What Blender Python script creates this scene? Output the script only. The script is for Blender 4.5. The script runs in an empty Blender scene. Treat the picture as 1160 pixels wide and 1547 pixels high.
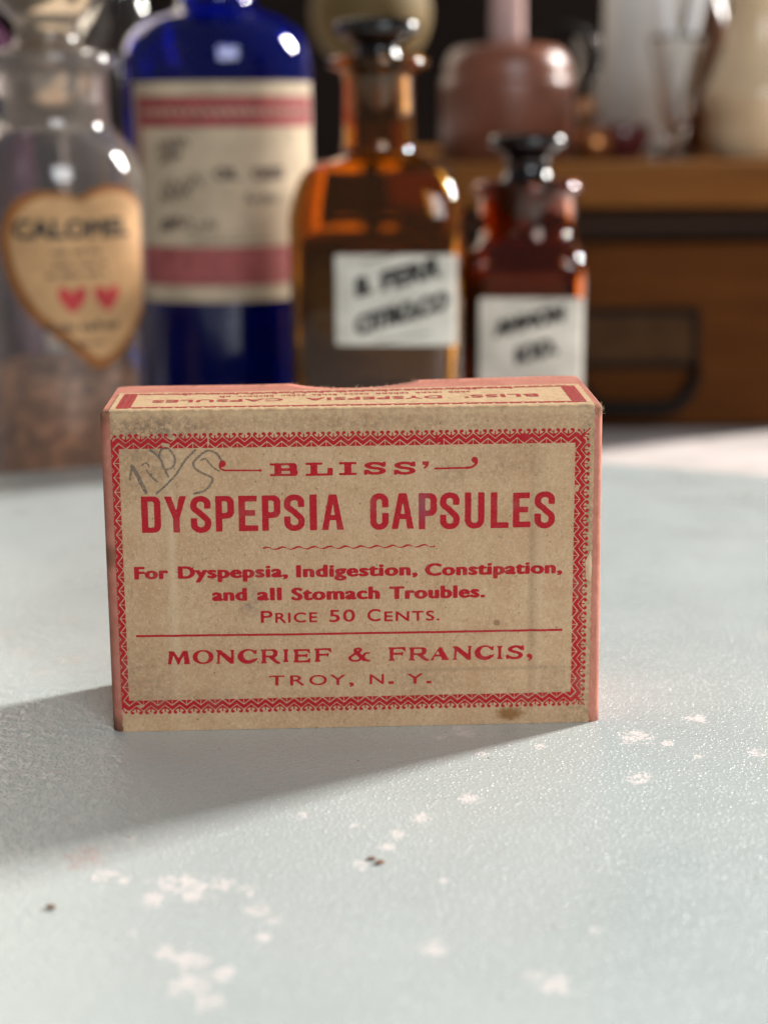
import bpy, bmesh, math, random
import numpy as np
from mathutils import Vector, Matrix, Euler

random.seed(7)
rng = np.random.default_rng(7)
SC = bpy.context.scene
COL = SC.collection
MM = 0.001

# ------------------------------------------------------------------ camera
FPX = 2600.0
PITCH, ROLL = 0.228, -0.00615
CAM = Vector((0.003825, -0.220287, 0.080967))
fwd = Vector((0, math.cos(PITCH), -math.sin(PITCH)))
up = Vector((0, math.sin(PITCH), math.cos(PITCH)))
rt = Vector((1, 0, 0))
r2 = rt * math.cos(ROLL) + up * math.sin(ROLL)
u2 = -rt * math.sin(ROLL) + up * math.cos(ROLL)
cd = bpy.data.cameras.new('camera')
cam = bpy.data.objects.new('camera', cd)
COL.objects.link(cam)
m = Matrix((r2, u2, -fwd)).transposed().to_4x4()
m.translation = CAM
cam.matrix_world = m
cd.sensor_fit = 'HORIZONTAL'
cd.sensor_width = 36.0
cd.lens = 36.0 * FPX / 1160.0
cd.clip_start = 0.005
cd.clip_end = 50
cd.dof.use_dof = True
cd.dof.focus_distance = (Vector((0.0, -0.0005, 0.022)) - CAM).dot(fwd) - 0.003
cd.dof.aperture_fstop = 22.0
cd.dof.aperture_blades = 0
SC.camera = cam

# ------------------------------------------------------------------ world, lamps, exposure
w = bpy.data.worlds.new('World')
SC.world = w
w.use_nodes = True
bg = w.node_tree.nodes['Background']
bg.inputs['Color'].default_value = (0.94, 0.97, 1.0, 1)
bg.inputs['Strength'].default_value = 0.13


def area(name, loc, target, sx, sy, power, col):
    ld = bpy.data.lights.new(name, 'AREA')
    ld.shape = 'RECTANGLE'
    ld.size, ld.size_y = sx, sy
    ld.energy = power
    ld.color = col
    o = bpy.data.objects.new(name, ld)
    COL.objects.link(o)
    o.location = loc
    d = Vector(target) - Vector(loc)
    o.rotation_euler = d.to_track_quat('-Z', 'Y').to_euler()
    return o


KEL = math.radians(25)
kd = Vector((0.83 * math.cos(KEL), 0.56 * math.cos(KEL), math.sin(KEL))) * 2.6
area('window_light', kd, (0, 0, 0.02), 0.31, 0.62, 168.0, (1.0, 0.965, 0.92))
area('room_window_light', (0.42, -1.05, 0.62), (0, 0.1, 0.03), 0.6, 0.6, 10.9, (0.92, 0.96, 1.0))
area('added_sheen_light', (-0.48, 1.22, 0.50), (0, 0.0, 0.0), 1.0, 0.6, 4.8, (1.0, 0.86, 0.70))  # added lamp, no known source there: table sheen, carton top, bottle glow
SC.view_settings.view_transform = 'Standard'
SC.view_settings.look = 'None'
SC.view_settings.exposure = 0.0
SC.view_settings.gamma = 1.0
SC.view_settings.use_curve_mapping = False
cy = SC.cycles
cy.use_denoising = True
cy.max_bounces = 16
cy.transmission_bounces = 14
cy.glossy_bounces = 6
cy.transparent_max_bounces = 12
cy.sample_clamp_indirect = 4.0
cy.blur_glossy = 0.6


# ------------------------------------------------------------------ node helper
class NB:
    def __init__(self, name):
        self.m = bpy.data.materials.new(name)
        self.m.use_nodes = True
        self.t = self.m.node_tree
        self.bsdf = self.t.nodes['Principled BSDF']
        self.out = self.t.nodes['Material Output']

    def n(self, typ, **kw):
        nd = self.t.nodes.new(typ)
        for k, v in kw.items():
            setattr(nd, k, v)
        return nd

    def link(self, a, b):
        self.t.links.new(a, b)

    def setin(self, sock, v):
        if isinstance(v, bpy.types.NodeSocket):
            self.link(v, sock)
        elif isinstance(v, (tuple, list)) and len(v) == 3 and sock.type == 'RGBA':
            sock.default_value = (*v, 1)
        else:
            sock.default_value = v

    def math(self, op, a, b=0.0, c=0.0, clamp=False):
        nd = self.n('ShaderNodeMath', operation=op, use_clamp=clamp)
        for i, v in enumerate((a, b, c)):
            self.setin(nd.inputs[i], v)
        return nd.outputs[0]

    def coord(self, scale=1000.0, kind='Object'):
        tc = self.n('ShaderNodeTexCoord')
        mp = self.n('ShaderNodeMapping')
        mp.inputs['Scale'].default_value = (scale,) * 3 if not isinstance(scale, tuple) else scale
        self.link(tc.outputs[kind], mp.inputs['Vector'])
        return mp.outputs[0]

    def scaled(self, vec, s):
        mp = self.n('ShaderNodeMapping')
        mp.inputs['Scale'].default_value = s
        self.link(vec, mp.inputs['Vector'])
        return mp.outputs[0]

    def noise(self, vec, scale, detail=3.0, rough=0.5, dist=0.0):
        nd = self.n('ShaderNodeTexNoise')
        self.link(vec, nd.inputs['Vector'])
        nd.inputs['Scale'].default_value = scale
        nd.inputs['Detail'].default_value = detail
        nd.inputs['Roughness'].default_value = rough
        nd.inputs['Distortion'].default_value = dist
        return nd.outputs['Fac']

    def voro(self, vec, scale, feat='F1'):
        nd = self.n('ShaderNodeTexVoronoi', feature=feat)
        self.link(vec, nd.inputs['Vector'])
        nd.inputs['Scale'].default_value = scale
        return nd

    def ramp(self, fac, lo, hi, a=0.0, b=1.0, smooth=True):
        nd = self.n('ShaderNodeMapRange', interpolation_type='SMOOTHSTEP' if smooth else 'LINEAR')
        self.setin(nd.inputs['Value'], fac)
        nd.inputs['From Min'].default_value = lo
        nd.inputs['From Max'].default_value = hi
        nd.inputs['To Min'].default_value = a
        nd.inputs['To Max'].default_value = b
        return nd.outputs[0]

    def mix(self, fac, a, b, mode='MIX'):
        nd = self.n('ShaderNodeMix', data_type='RGBA', blend_type=mode)
        self.setin(nd.inputs[0], fac)
        self.setin(nd.inputs[6], a)
        self.setin(nd.inputs[7], b)
        return nd.outputs[2]

    def sep(self, vec):
        nd = self.n('ShaderNodeSeparateXYZ')
        self.link(vec, nd.inputs[0])
        return nd.outputs

    def spot(self, vec, p, r, soft=0.5, jag=None, jagamt=0.6, asp=(1, 1, 1)):
        """soft spot of radius r round p; jag: a noise socket that makes its outline irregular"""
        mp = self.n('ShaderNodeVectorMath', operation='SUBTRACT')
        self.link(vec, mp.inputs[0])
        mp.inputs[1].default_value = p
        v = mp.outputs[0]
        if asp != (1, 1, 1):
            v = self.scaled(v, asp)
        ln = self.n('ShaderNodeVectorMath', operation='LENGTH')
        self.link(v, ln.inputs[0])
        d = self.math('DIVIDE', ln.outputs['Value'], r)
        if jag is not None:
            d = self.math('ADD', d, self.math('MULTIPLY', self.math('SUBTRACT', jag, 0.5), jagamt * 4))
        return self.ramp(d, 1 - soft, 1 + soft, 1.0, 0.0)

    def bump(self, h, strength, dist):
        b = self.n('ShaderNodeBump')
        b.inputs['Strength'].default_value = strength
        b.inputs['Distance'].default_value = dist
        self.link(h, b.inputs['Height'])
        self.link(b.outputs[0], self.bsdf.inputs['Normal'])
        return b

    def set(self, **kw):
        for k, v in kw.items():
            self.setin(self.bsdf.inputs[k.replace('_', ' ')], v)
        return self.m


# ------------------------------------------------------------------ object helpers
def link_mesh(name, verts, faces, mat, parent=None, smooth=False):
    me = bpy.data.meshes.new(name)
    me.from_pydata([tuple(v) for v in verts] if not isinstance(verts, np.ndarray) else verts.tolist(), [], faces)
    me.update()
    if smooth:
        me.polygons.foreach_set('use_smooth', [True] * len(me.polygons))
    if mat:
        me.materials.append(mat)
    o = bpy.data.objects.new(name, me)
    COL.objects.link(o)
    if parent:
        o.parent = parent
    return o


def from_bm(name, bm, mat, parent=None, smooth=False):
    me = bpy.data.meshes.new(name)
    bmesh.ops.recalc_face_normals(bm, faces=bm.faces)
    bm.to_mesh(me)
    bm.free()
    if smooth:
        me.polygons.foreach_set('use_smooth', [True] * len(me.polygons))
    if mat:
        me.materials.append(mat)
    o = bpy.data.objects.new(name, me)
    COL.objects.link(o)
    if parent:
        o.parent = parent
    return o


def thing(name, label, cat, loc=(0, 0, 0), rz=0.0, group=None):
    o = bpy.data.objects.new(name, None)
    COL.objects.link(o)
    o.empty_display_size = 0.01
    o.location = loc
    o.rotation_euler = (0, 0, rz)
    tag(o, label, cat, group)
    return o


def tag(o, label, cat, group=None):
    o['label'] = label
    o['category'] = cat
    if group:
        o['group'] = group
    return o


def struct(o):
    o['kind'] = 'structure'
    return o


def box_bm(bm, lo, hi, bev=0.0, seg=2):
    g = bmesh.ops.create_cube(bm, size=1.0)
    vs = g['verts']
    for v in vs:
        v.co = Vector([(lo[i] + hi[i]) / 2 + v.co[i] * (hi[i] - lo[i]) for i in range(3)])
    if bev:
        es = list({e for v in vs for e in v.link_edges})
        bmesh.ops.bevel(bm, geom=es, offset=bev, segments=seg, profile=0.5, affect='EDGES')


def lathe(name, prof, mat, parent, n=72, shape=None, closed=False, cx=0.0, cyy=0.0):
    """prof: (radius, z[, squareness]) rings. shape(theta, q) -> radius factor. r==0 closes to a point."""
    vs, fs, rings = [], [], []
    for p in prof:
        r, z = p[0], p[1]
        q = p[2] if len(p) > 2 else 0
        if r <= 1e-9:
            rings.append([len(vs)])
            vs.append((cx, cyy, z))
        else:
            ring = []
            for i in range(n):
                t = 2 * math.pi * i / n
                k = r * (shape(t, q) if shape else 1)
                ring.append(len(vs))
                vs.append((cx + k * math.cos(t), cyy + k * math.sin(t), z))
            rings.append(ring)
    R = len(rings)
    for a in range(R if closed else R - 1):
        A, B = rings[a], rings[(a + 1) % R]
        if len(A) == 1 and len(B) == 1:
            continue
        for i in range(n):
            j = (i + 1) % n
            if len(A) == 1:
                fs.append((A[0], B[j], B[i]))
            elif len(B) == 1:
                fs.append((A[i], A[j], B[0]))
            else:
                fs.append((A[i], A[j], B[j], B[i]))
    o = link_mesh(name, vs, fs, mat, parent, smooth=True)
    bm = bmesh.new()
    bm.from_mesh(o.data)
    bmesh.ops.recalc_face_normals(bm, faces=bm.faces)
    bm.to_mesh(o.data)
    bm.free()
    return o


def smooth_prof(pts, k=4):
    """Catmull-Rom through the profile points (keeps tuple length)."""
    P = [np.array(p, float) for p in pts]
    out = []
    for i in range(len(P) - 1):
        p0, p1, p2, p3 = P[max(i - 1, 0)], P[i], P[i + 1], P[min(i + 2, len(P) - 1)]
        for s in range(k):
            t = s / k
            q = 0.5 * ((2 * p1) + (-p0 + p2) * t + (2 * p0 - 5 * p1 + 4 * p2 - p3) * t * t + (-p0 + 3 * p1 - 3 * p2 + p3) * t ** 3)
            q[0] = max(q[0], 0)
            out.append(tuple(q))
    out.append(tuple(P[-1]))
    return out


def shell(outer, t, floor_t):
    """glass shell profile from an outer profile running from the base centre up to the mouth"""
    inner = []
    for i, p in enumerate(outer):
        r, z = p[0], p[1]
        if r - t > 0.0005:
            inner.append((r - t, max(z, outer[0][1] + floor_t)) + tuple(p[2:]))
    inner = [q for k, q in enumerate(inner) if k == 0 or q[1] > inner[k - 1][1] + 1e-6 or q[0] != inner[k - 1][0]]
    return list(outer) + inner[::-1] + [(0.0, outer[0][1] + floor_t) + tuple(outer[0][2:])]


def tube(bm, pts, rad, n=8):
    pts = [Vector(p) for p in pts]
    prev = None
    for i, p in enumerate(pts):
        d = (pts[min(i + 1, len(pts) - 1)] - pts[max(i - 1, 0)]).normalized()
        a = d.orthogonal().normalized() if prev is None else (prev - d * prev.dot(d)).normalized()
        prev = a
        b = d.cross(a)
        r = rad[i] if isinstance(rad, (list, tuple)) else rad
        ring = [bm.verts.new(p + (a * math.cos(2 * math.pi * k / n) + b * math.sin(2 * math.pi * k / n)) * r) for k in range(n)]
        if i:
            for k in range(n):
                bm.faces.new((last[k], last[(k + 1) % n], ring[(k + 1) % n], ring[k]))
        else:
            bm.faces.new(ring[::-1])
        last = ring
    bm.faces.new(last)


# ------------------------------------------------------------------ printing: shapes are drawn on a fine grid and turned into ink meshes
HI = 50.0   # grid cells per mm while drawing


def inside(poly, X, Y):
    poly = np.asarray(poly, float)
    res = np.zeros(X.shape, bool)
    x0, y0 = poly[-1]
    for x1, y1 in poly:
        if y0 != y1:
            c = ((y0 > Y) != (y1 > Y)) & (X < (x1 - x0) * (Y - y0) / (y1 - y0) + x0)
            res ^= c
        x0, y0 = x1, y1
    return res


class Canvas:
    def __init__(self, x0, x1, y0, y1, hi=HI):
        self.x0, self.y0, self.hi = x0, y0, hi
        self.nx = int(round((x1 - x0) * hi / 2)) * 2
        self.ny = int(round((y1 - y0) * hi / 2)) * 2
        self.a = np.zeros((self.ny, self.nx), bool)

    def win(self, lo, hi):
        i0 = max(int((lo[0] - self.x0) * self.hi) - 2, 0)
        i1 = min(int((hi[0] - self.x0) * self.hi) + 3, self.nx)
        j0 = max(int((lo[1] - self.y0) * self.hi) - 2, 0)
        j1 = min(int((hi[1] - self.y0) * self.hi) + 3, self.ny)
        if i1 <= i0 or j1 <= j0:
            return None
        X, Y = np.meshgrid(self.x0 + (np.arange(i0, i1) + 0.5) / self.hi, self.y0 + (np.arange(j0, j1) + 0.5) / self.hi)
        return (slice(j0, j1), slice(i0, i1)), X, Y

    def poly(self, p, sub=False):
        p = np.asarray(p, float)
        wn = self.win(p.min(0), p.max(0))
        if wn is None:
            return
        sl, X, Y = wn
        k = inside(p, X, Y)
        if sub:
            self.a[sl] &= ~k
        else:
            self.a[sl] |= k

    def disc(self, x, y, rx, ry=None, sub=False):
        ry = ry or rx
        t = np.linspace(0, 2 * np.pi, 28, endpoint=False)
        self.poly(np.c_[x + rx * np.cos(t), y + ry * np.sin(t)], sub)

    def stroke(self, pts, tx, ty=None, sub=False, round_ends=False, closed=False):
        """ribbon along pts; thickness tx for upright runs, ty for level runs (number or per-point scale list)"""
        ty = ty or tx
        P = np.asarray(pts, float)
        if closed:
            P = np.vstack([P, P[:1]])
        d = np.gradient(P, axis=0)
        if closed:
            d[0] = d[-1] = P[1] - P[-2]
        d /= np.linalg.norm(d, axis=1)[:, None] + 1e-12
        nrm = np.c_[-d[:, 1], d[:, 0]]
        th = np.sqrt((nrm[:, 0] * tx) ** 2 + (nrm[:, 1] * ty) ** 2) / 2
        L, R = P + nrm * th[:, None], P - nrm * th[:, None]
        for i in range(len(P) - 1):
            self.poly([L[i], L[i + 1], R[i + 1], R[i]], sub)
        rng_ = range(len(P)) if round_ends or closed else range(1, len(P) - 1)
        for i in rng_:
            self.disc(P[i][0], P[i][1], tx / 2 * 0.98, ty / 2 * 0.98, sub)

    def field(self, sigma=1.0):
        f = self.a.astype(np.float32)
        f = 0.25 * (f[0::2, 0::2] + f[1::2, 0::2] + f[0::2, 1::2] + f[1::2, 1::2])
        if sigma > 0:
            r = int(3 * sigma + 1)
            k = np.exp(-0.5 * (np.arange(-r, r + 1) / sigma) ** 2)
            k /= k.sum()
            f = np.pad(f, r)
            f = sum(k[i] * f[i:f.shape[0] - 2 * r + i, :] for i in range(2 * r + 1))
            f = sum(k[i] * f[:, i:f.shape[1] - 2 * r + i] for i in range(2 * r + 1))
        f = f.copy()
        f[0, :] = f[-1, :] = 0
        f[:, 0] = f[:, -1] = 0
        return f

    def mesh2d(self, sigma=1.0, rough=0.0, maxrun=12):
        """contour the drawing; returns (verts Nx2 in mm, faces)"""
        f = self.field(sigma)
        if rough:
            nz = rng.standard_normal(f.shape).astype(np.float32)
            for _ in range(2):
                nz = (nz + np.roll(nz, 1, 0) + np.roll(nz, -1, 0) + np.roll(nz, 1, 1) + np.roll(nz, -1, 1)) / 5
            f = np.where((f > 0.02) & (f < 0.98), f + rough * nz, f)
        T = 0.5
        st = 2.0 / self.hi
        bl, br, tr, tl = f[:-1, :-1], f[:-1, 1:], f[1:, 1:], f[1:, :-1]
        code = (bl > T) * 1 + (br > T) * 2 + (tr > T) * 4 + (tl > T) * 8
        ox, oy = self.x0 + st / 2, self.y0 + st / 2
        V, F, nv = [], [], 0

        def lerp(a, b):
            return np.clip((T - a) / (b - a + 1e-12), 0, 1)
        spec = {1: 'A03', 2: '0B1', 3: 'AB13', 4: '1C2', 5: 'A01C23', 6: '0BC2', 7: 'ABC23', 8: '32D', 9: 'A02D', 10: '0B12D3',
                11: 'AB12D', 12: '1CD3', 13: 'A01CD', 14: '0BCD3'}
        for c, s in spec.items():
            J, I = np.nonzero(code == c)
            if len(J) == 0:
                continue
            a, b, cc, d = bl[J, I], br[J, I], tr[J, I], tl[J, I]
            pt = {'A': (I, J), 'B': (I + 1, J), 'C': (I + 1, J + 1), 'D': (I, J + 1),
                  '0': (I + lerp(a, b), J), '1': (I + 1, J + lerp(b, cc)), '2': (I + lerp(d, cc), J + 1), '3': (I, J + lerp(a, d))}
            k = len(s)
            arr = np.empty((len(J), k, 2))
            for q, ch in enumerate(s):
                arr[:, q, 0] = ox + st * pt[ch][0]
                arr[:, q, 1] = oy + st * pt[ch][1]
            V.append(arr.reshape(-1, 2))
            F += (nv + np.arange(len(J) * k).reshape(-1, k)).tolist()
            nv += len(J) * k
        full = code == 15
        pad = np.pad(full, ((0, 0), (1, 1)))
        df = np.diff(pad.astype(np.int8), axis=1)
        Js, Is = np.nonzero(df == 1)
        Je, Ie = np.nonzero(df == -1)
        quads = []
        for j, a, b in zip(Js, Is, Ie):
            while a < b:
                e = min(a + maxrun, b)
                quads.append((j, a, e))
                a = e
        if quads:
            q = np.array(quads)
            arr = np.empty((len(q), 4, 2))
            arr[:, 0] = np.c_[q[:, 1], q[:, 0]]
            arr[:, 1] = np.c_[q[:, 2], q[:, 0]]
            arr[:, 2] = np.c_[q[:, 2], q[:, 0] + 1]
            arr[:, 3] = np.c_[q[:, 1], q[:, 0] + 1]
            arr = arr * st + np.array([ox, oy])
            V.append(arr.reshape(-1, 2))
            F += (nv + np.arange(len(q) * 4).reshape(-1, 4)).tolist()
        return (np.vstack(V) if V else np.zeros((0, 2))), F


def print_obj(name, cv, mapf, mat, parent, sigma=1.0, rough=0.0, maxrun=12):
    v, f = cv.mesh2d(sigma, rough, maxrun)
    return link_mesh(name, mapf(v), f, mat, parent, smooth=True)


def rrect(x0, y0, x1, y1, r=(0, 0, 0, 0), n=8):
    """rounded rectangle, radii bl, br, tr, tl given as (rx, ry) or number"""
    out = []
    cs = [(x0, y0, 1, 1, math.pi), (x1, y0, -1, 1, 1.5 * math.pi), (x1, y1, -1, -1, 0), (x0, y1, 1, -1, 0.5 * math.pi)]
    for (cx, cy_, sx, sy, a0), rr in zip(cs, r):
        rx, ry = rr if isinstance(rr, tuple) else (rr, rr)
        if rx <= 0:
            out.append((cx, cy_))
            continue
        for i in range(n + 1):
            a = a0 + 0.5 * math.pi * i / n
            out.append((cx + sx * rx + rx * math.cos(a), cy_ + sy * ry + ry * math.sin(a)))
    return out


def spline(pts, k=6):
    return [q[:2] for q in smooth_prof2(pts, k)]


def smooth_prof2(pts, k):
    P = [np.array(p, float) for p in pts]
    out = []
    for i in range(len(P) - 1):
        p0, p1, p2, p3 = P[max(i - 1, 0)], P[i], P[i + 1], P[min(i + 2, len(P) - 1)]
        for s in range(k):
            t = s / k
            out.append(0.5 * ((2 * p1) + (-p0 + p2) * t + (2 * p0 - 5 * p1 + 4 * p2 - p3) * t * t + (-p0 + 3 * p1 - 3 * p2 + p3) * t ** 3))
    out.append(P[-1])
    return out


_font_cache = {}


def font_polys(text, spacing=1.0):
    key = (text, spacing)
    if key in _font_cache:
        return _font_cache[key]
    c = bpy.data.curves.new('text', 'FONT')
    c.body = text
    c.space_character = spacing
    c.resolution_u = 4
    o = bpy.data.objects.new('text', c)
    COL.objects.link(o)
    dg = bpy.context.evaluated_depsgraph_get()
    ev = o.evaluated_get(dg)
    me = ev.to_mesh()
    co = np.array([v.co[:2] for v in me.vertices])
    polys = [co[list(p.vertices)] for p in me.polygons]
    ev.to_mesh_clear()
    bpy.data.objects.remove(o)
    bpy.data.curves.remove(c)
    _font_cache[key] = polys
    return polys


_h = np.vstack(font_polys('H'))
CAPH = _h[:, 1].max() - _h[:, 1].min()


def set_text(cv, text, x0, x1, base, cap, bold=(0.0, 0.0), spacing=1.0, rot=0.0, fit=True):
    """set a line of type between x0 and x1 on the baseline; bold = dilation in mm"""
    polys = font_polys(text, spacing)
    allp = np.vstack(polys)
    lo, hi = allp[:, 0].min(), allp[:, 0].max()
    sx = (x1 - x0 - 2 * bold[0]) / (hi - lo)
    sy = (cap - 2 * bold[1]) / CAPH
    H = cv.hi
    ymin, ymax = allp[:, 1].min() * sy, allp[:, 1].max() * sy
    sub = Canvas(x0 - 0.4, x1 + 0.4, base + ymin - 0.4, base + ymax + bold[1] * 2 + 0.4, H)
    for p in polys:
        q = np.c_[x0 + bold[0] + (p[:, 0] - lo) * sx, base + bold[1] + p[:, 1] * sy]
        sub.poly(q)
    a = sub.a
    # close the hairline seams between triangles
    a = a | (np.roll(a, 1, 0) & np.roll(a, -1, 0)) | (np.roll(a, 1, 1) & np.roll(a, -1, 1))
    bx, by = bold[0] * H, bold[1] * H
    if bx > 0.5 or by > 0.5:
        o = a.copy()
        for dy in range(-int(by), int(by) + 1):
            wx = int(bx * math.sqrt(max(0, 1 - (dy / max(by, 1e-6)) ** 2)))
            row = a.copy()
            s = 1
            acc = a.copy()
            for dx in range(1, wx + 1):
                acc |= np.roll(a, dx, 1) | np.roll(a, -dx, 1)
            o |= np.roll(acc, dy, 0)
        a = o
    if rot:
        # sample the straight line of type into the tilted position about its left end
        lo_, hi_ = (x0 - 1, base - 3 - abs(x1 - x0) * abs(math.sin(rot))), (x1 + 1, base + cap + 3 + abs(x1 - x0) * abs(math.sin(rot)))
        sl, X, Y = cv.win(lo_, hi_)
        dx, dy = X - x0, Y - base
        c, s = math.cos(rot), math.sin(rot)
        Xs, Ys = x0 + dx, base + dy - dx * math.tan(rot)
        ii = ((Xs - sub.x0) * H).astype(int)
        jj = ((Ys - sub.y0) * H).astype(int)
        ok = (ii >= 0) & (ii < sub.nx) & (jj >= 0) & (jj < sub.ny)
        k = np.zeros(X.shape, bool)
        k[ok] = a[jj[ok], ii[ok]]
        cv.a[sl] |= k
        return
    i0 = int(round((sub.x0 - cv.x0) * H))
    j0 = int(round((sub.y0 - cv.y0) * H))
    di0, dj0 = max(0, -i0), max(0, -j0)
    di1 = min(sub.nx, cv.nx - i0)
    dj1 = min(sub.ny, cv.ny - j0)
    if di1 > di0 and dj1 > dj0:
        cv.a[j0 + dj0:j0 + dj1, i0 + di0:i0 + di1] |= a[dj0:dj1, di0:di1]


# ---- condensed grotesque capitals
def grot(cv, ch, x0, x1, y0, y1, s=0.86, t=0.78):
    w_, h = x1 - x0, y1 - y0
    X = lambda f: x0 + f * w_
    Y = lambda f: y0 + f * h
    if ch == 'I':
        cv.poly(rrect(x0, y0, x1, y1))
    elif ch == 'D':
        cv.poly(rrect(x0, y0, x1, y1, (0, 0.95, 0.95, 0)))
        cv.poly(rrect(x0 + s, y0 + t * .9, x1 - s, y1 - t * .9, (0, .3, .3, 0)), True)
    elif ch == 'P':
        m_ = Y(0.36)
        cv.poly(rrect(x0, m_, x1, y1, (0, .95, .95, 0)))
        cv.poly(rrect(x0 + s, m_ + t, x1 - s, y1 - t * .9, (0, .32, .32, 0)), True)
        cv.poly(rrect(x0, y0, x0 + s, y1))
    elif ch == 'E':
        cv.poly(rrect(x0, y0, x0 + s, y1))
        cv.poly(rrect(x0, y1 - t, X(.95), y1))
        cv.poly(rrect(x0, y0, x1, y0 + t))
        cv.poly(rrect(x0, Y(.43), X(.86), Y(.43) + t))
    elif ch == 'L':
        cv.poly(rrect(x0, y0, x0 + s, y1))
        cv.poly(rrect(x0, y0, x1, y0 + t))
    elif ch == 'U':
        cv.poly(rrect(x0, y0, x1, y1, (w_ * .48, w_ * .48, 0, 0)))
        cv.poly(rrect(x0 + s, y0 + t, x1 - s, y1 + 1, (.38, .38, 0, 0)), True)
    elif ch == 'C':
        r = w_ * .48
        cv.poly(rrect(x0, y0, x1, y1, (r, r, r, r)))
        cv.poly(rrect(x0 + s, y0 + t, x1 - s, y1 - t, (.36, .36, .36, .36)), True)
        cv.poly(rrect(X(.5), Y(.46), x1 + .2, Y(.615)), True)
    elif ch == 'Y':
        c = X(.53)
        cv.poly([(x0, y1), (x0 + s * 1.06, y1), (c + .02, Y(.60)), (x1 - s * 1.06, y1), (x1, y1), (c + s / 2, Y(.40)), (c + s / 2, y0), (c - s / 2, y0), (c - s / 2, Y(.40))])
    elif ch == 'A':
        a, b = X(.33), X(.68)
        cv.poly([(x0, y0), (a, y1), (b, y1), (x1, y0), (x1 - s * 1.02, y0), (X(.645), Y(.27)), (X(.365), Y(.27)), (x0 + s * 1.02, y0)])
        cv.poly([(X(.41), Y(.42)), (X(.6), Y(.42)), (X(.515), Y(.76))], True)
    elif ch == 'S':
        L, R = x0 + s / 2, x1 - s / 2
        c = X(.5)
        pts = [(R - .03, Y(.655)), (R - .03, Y(.77))]
        rx, ry = (R - L) / 2, h * .15
        ct = y1 - t / 2 - ry
        for i in range(1, 13):
            a = math.pi * i / 12
            pts.append((c + rx * math.cos(a), ct + ry * math.sin(a)))
        pts += spline([(L, ct), (L + .06, Y(.66)), (X(.42), Y(.555)), (X(.63), Y(.445)), (R - .05, Y(.34)), (R, Y(.24))], 5)[1:]
        cb = y0 + t / 2 + ry
        for i in range(0, 13):
            a = -math.pi * i / 12
            pts.append((c + rx * math.cos(a), cb + ry * math.sin(a)))
        pts.append((L, Y(.40)))
        P = [pts[0]]
        for p in pts[1:]:
            if abs(p[0] - P[-1][0]) + abs(p[1] - P[-1][1]) > 0.04:
                P.append(p)
        cv.stroke(P, s, t)


# ---- wide slab capitals for the maker's name at the top
def slab(cv, ch, x0, x1, y0, y1):
    w_, h = x1 - x0, y1 - y0
    X = lambda f: x0 + f * w_
    Y = lambda f: y0 + f * h
    t = .30
    if ch == 'I':
        cv.poly(rrect(x0, y0, x1, y0 + t)); cv.poly(rrect(x0, y1 - t, x1, y1)); cv.poly(rrect(X(.3), y0, X(.7), y1))
    elif ch == 'L':
        cv.poly(rrect(x0, y0, x1, y0 + t)); cv.poly(rrect(x0, y1 - t, X(.62), y1)); cv.poly(rrect(X(.18), y0, X(.43), y1))
        cv.poly(rrect(X(.8), y0, x1, Y(.58)))
    elif ch == 'B':
        cv.poly(rrect(x0, y0, X(.5), y0 + t)); cv.poly(rrect(x0, y1 - t, X(.5), y1)); 
        cv.poly(rrect(X(.16), y0, X(.97), y1 , (0, .45, .45, 0)))
        cv.poly(rrect(X(.16), y0, x1, Y(.54), (0, .45, .45, 0)))
        cv.poly(rrect(X(.41), Y(.18), X(.73), Y(.40), (0, .17, .17, 0)), True)
        cv.poly(rrect(X(.41), Y(.60), X(.70), Y(.82), (0, .17, .17, 0)), True)
    elif ch == 'S':
        p = spline([(X(.88), Y(.70)), (X(.66), Y(.86)), (X(.36), Y(.88)), (X(.15), Y(.72)), (X(.32), Y(.56)), (X(.68), Y(.46)), (X(.86), Y(.28)), (X(.64), Y(.12)), (X(.34), Y(.12)), (X(.12), Y(.30))], 6)
        cv.stroke(p, .72, .36)
        cv.poly(rrect(X(.82), Y(.62), X(.96), y1)); cv.poly(rrect(X(.02), y0, X(.16), Y(.38)))
    elif ch == "'":
        cv.poly([(x0, y1), (x1, y1), (x1, Y(.62)), (X(.75), Y(.25)), (X(.2), y0), (X(.15), Y(.1)), (X(.45), Y(.5)), (x0, Y(.55))])


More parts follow.
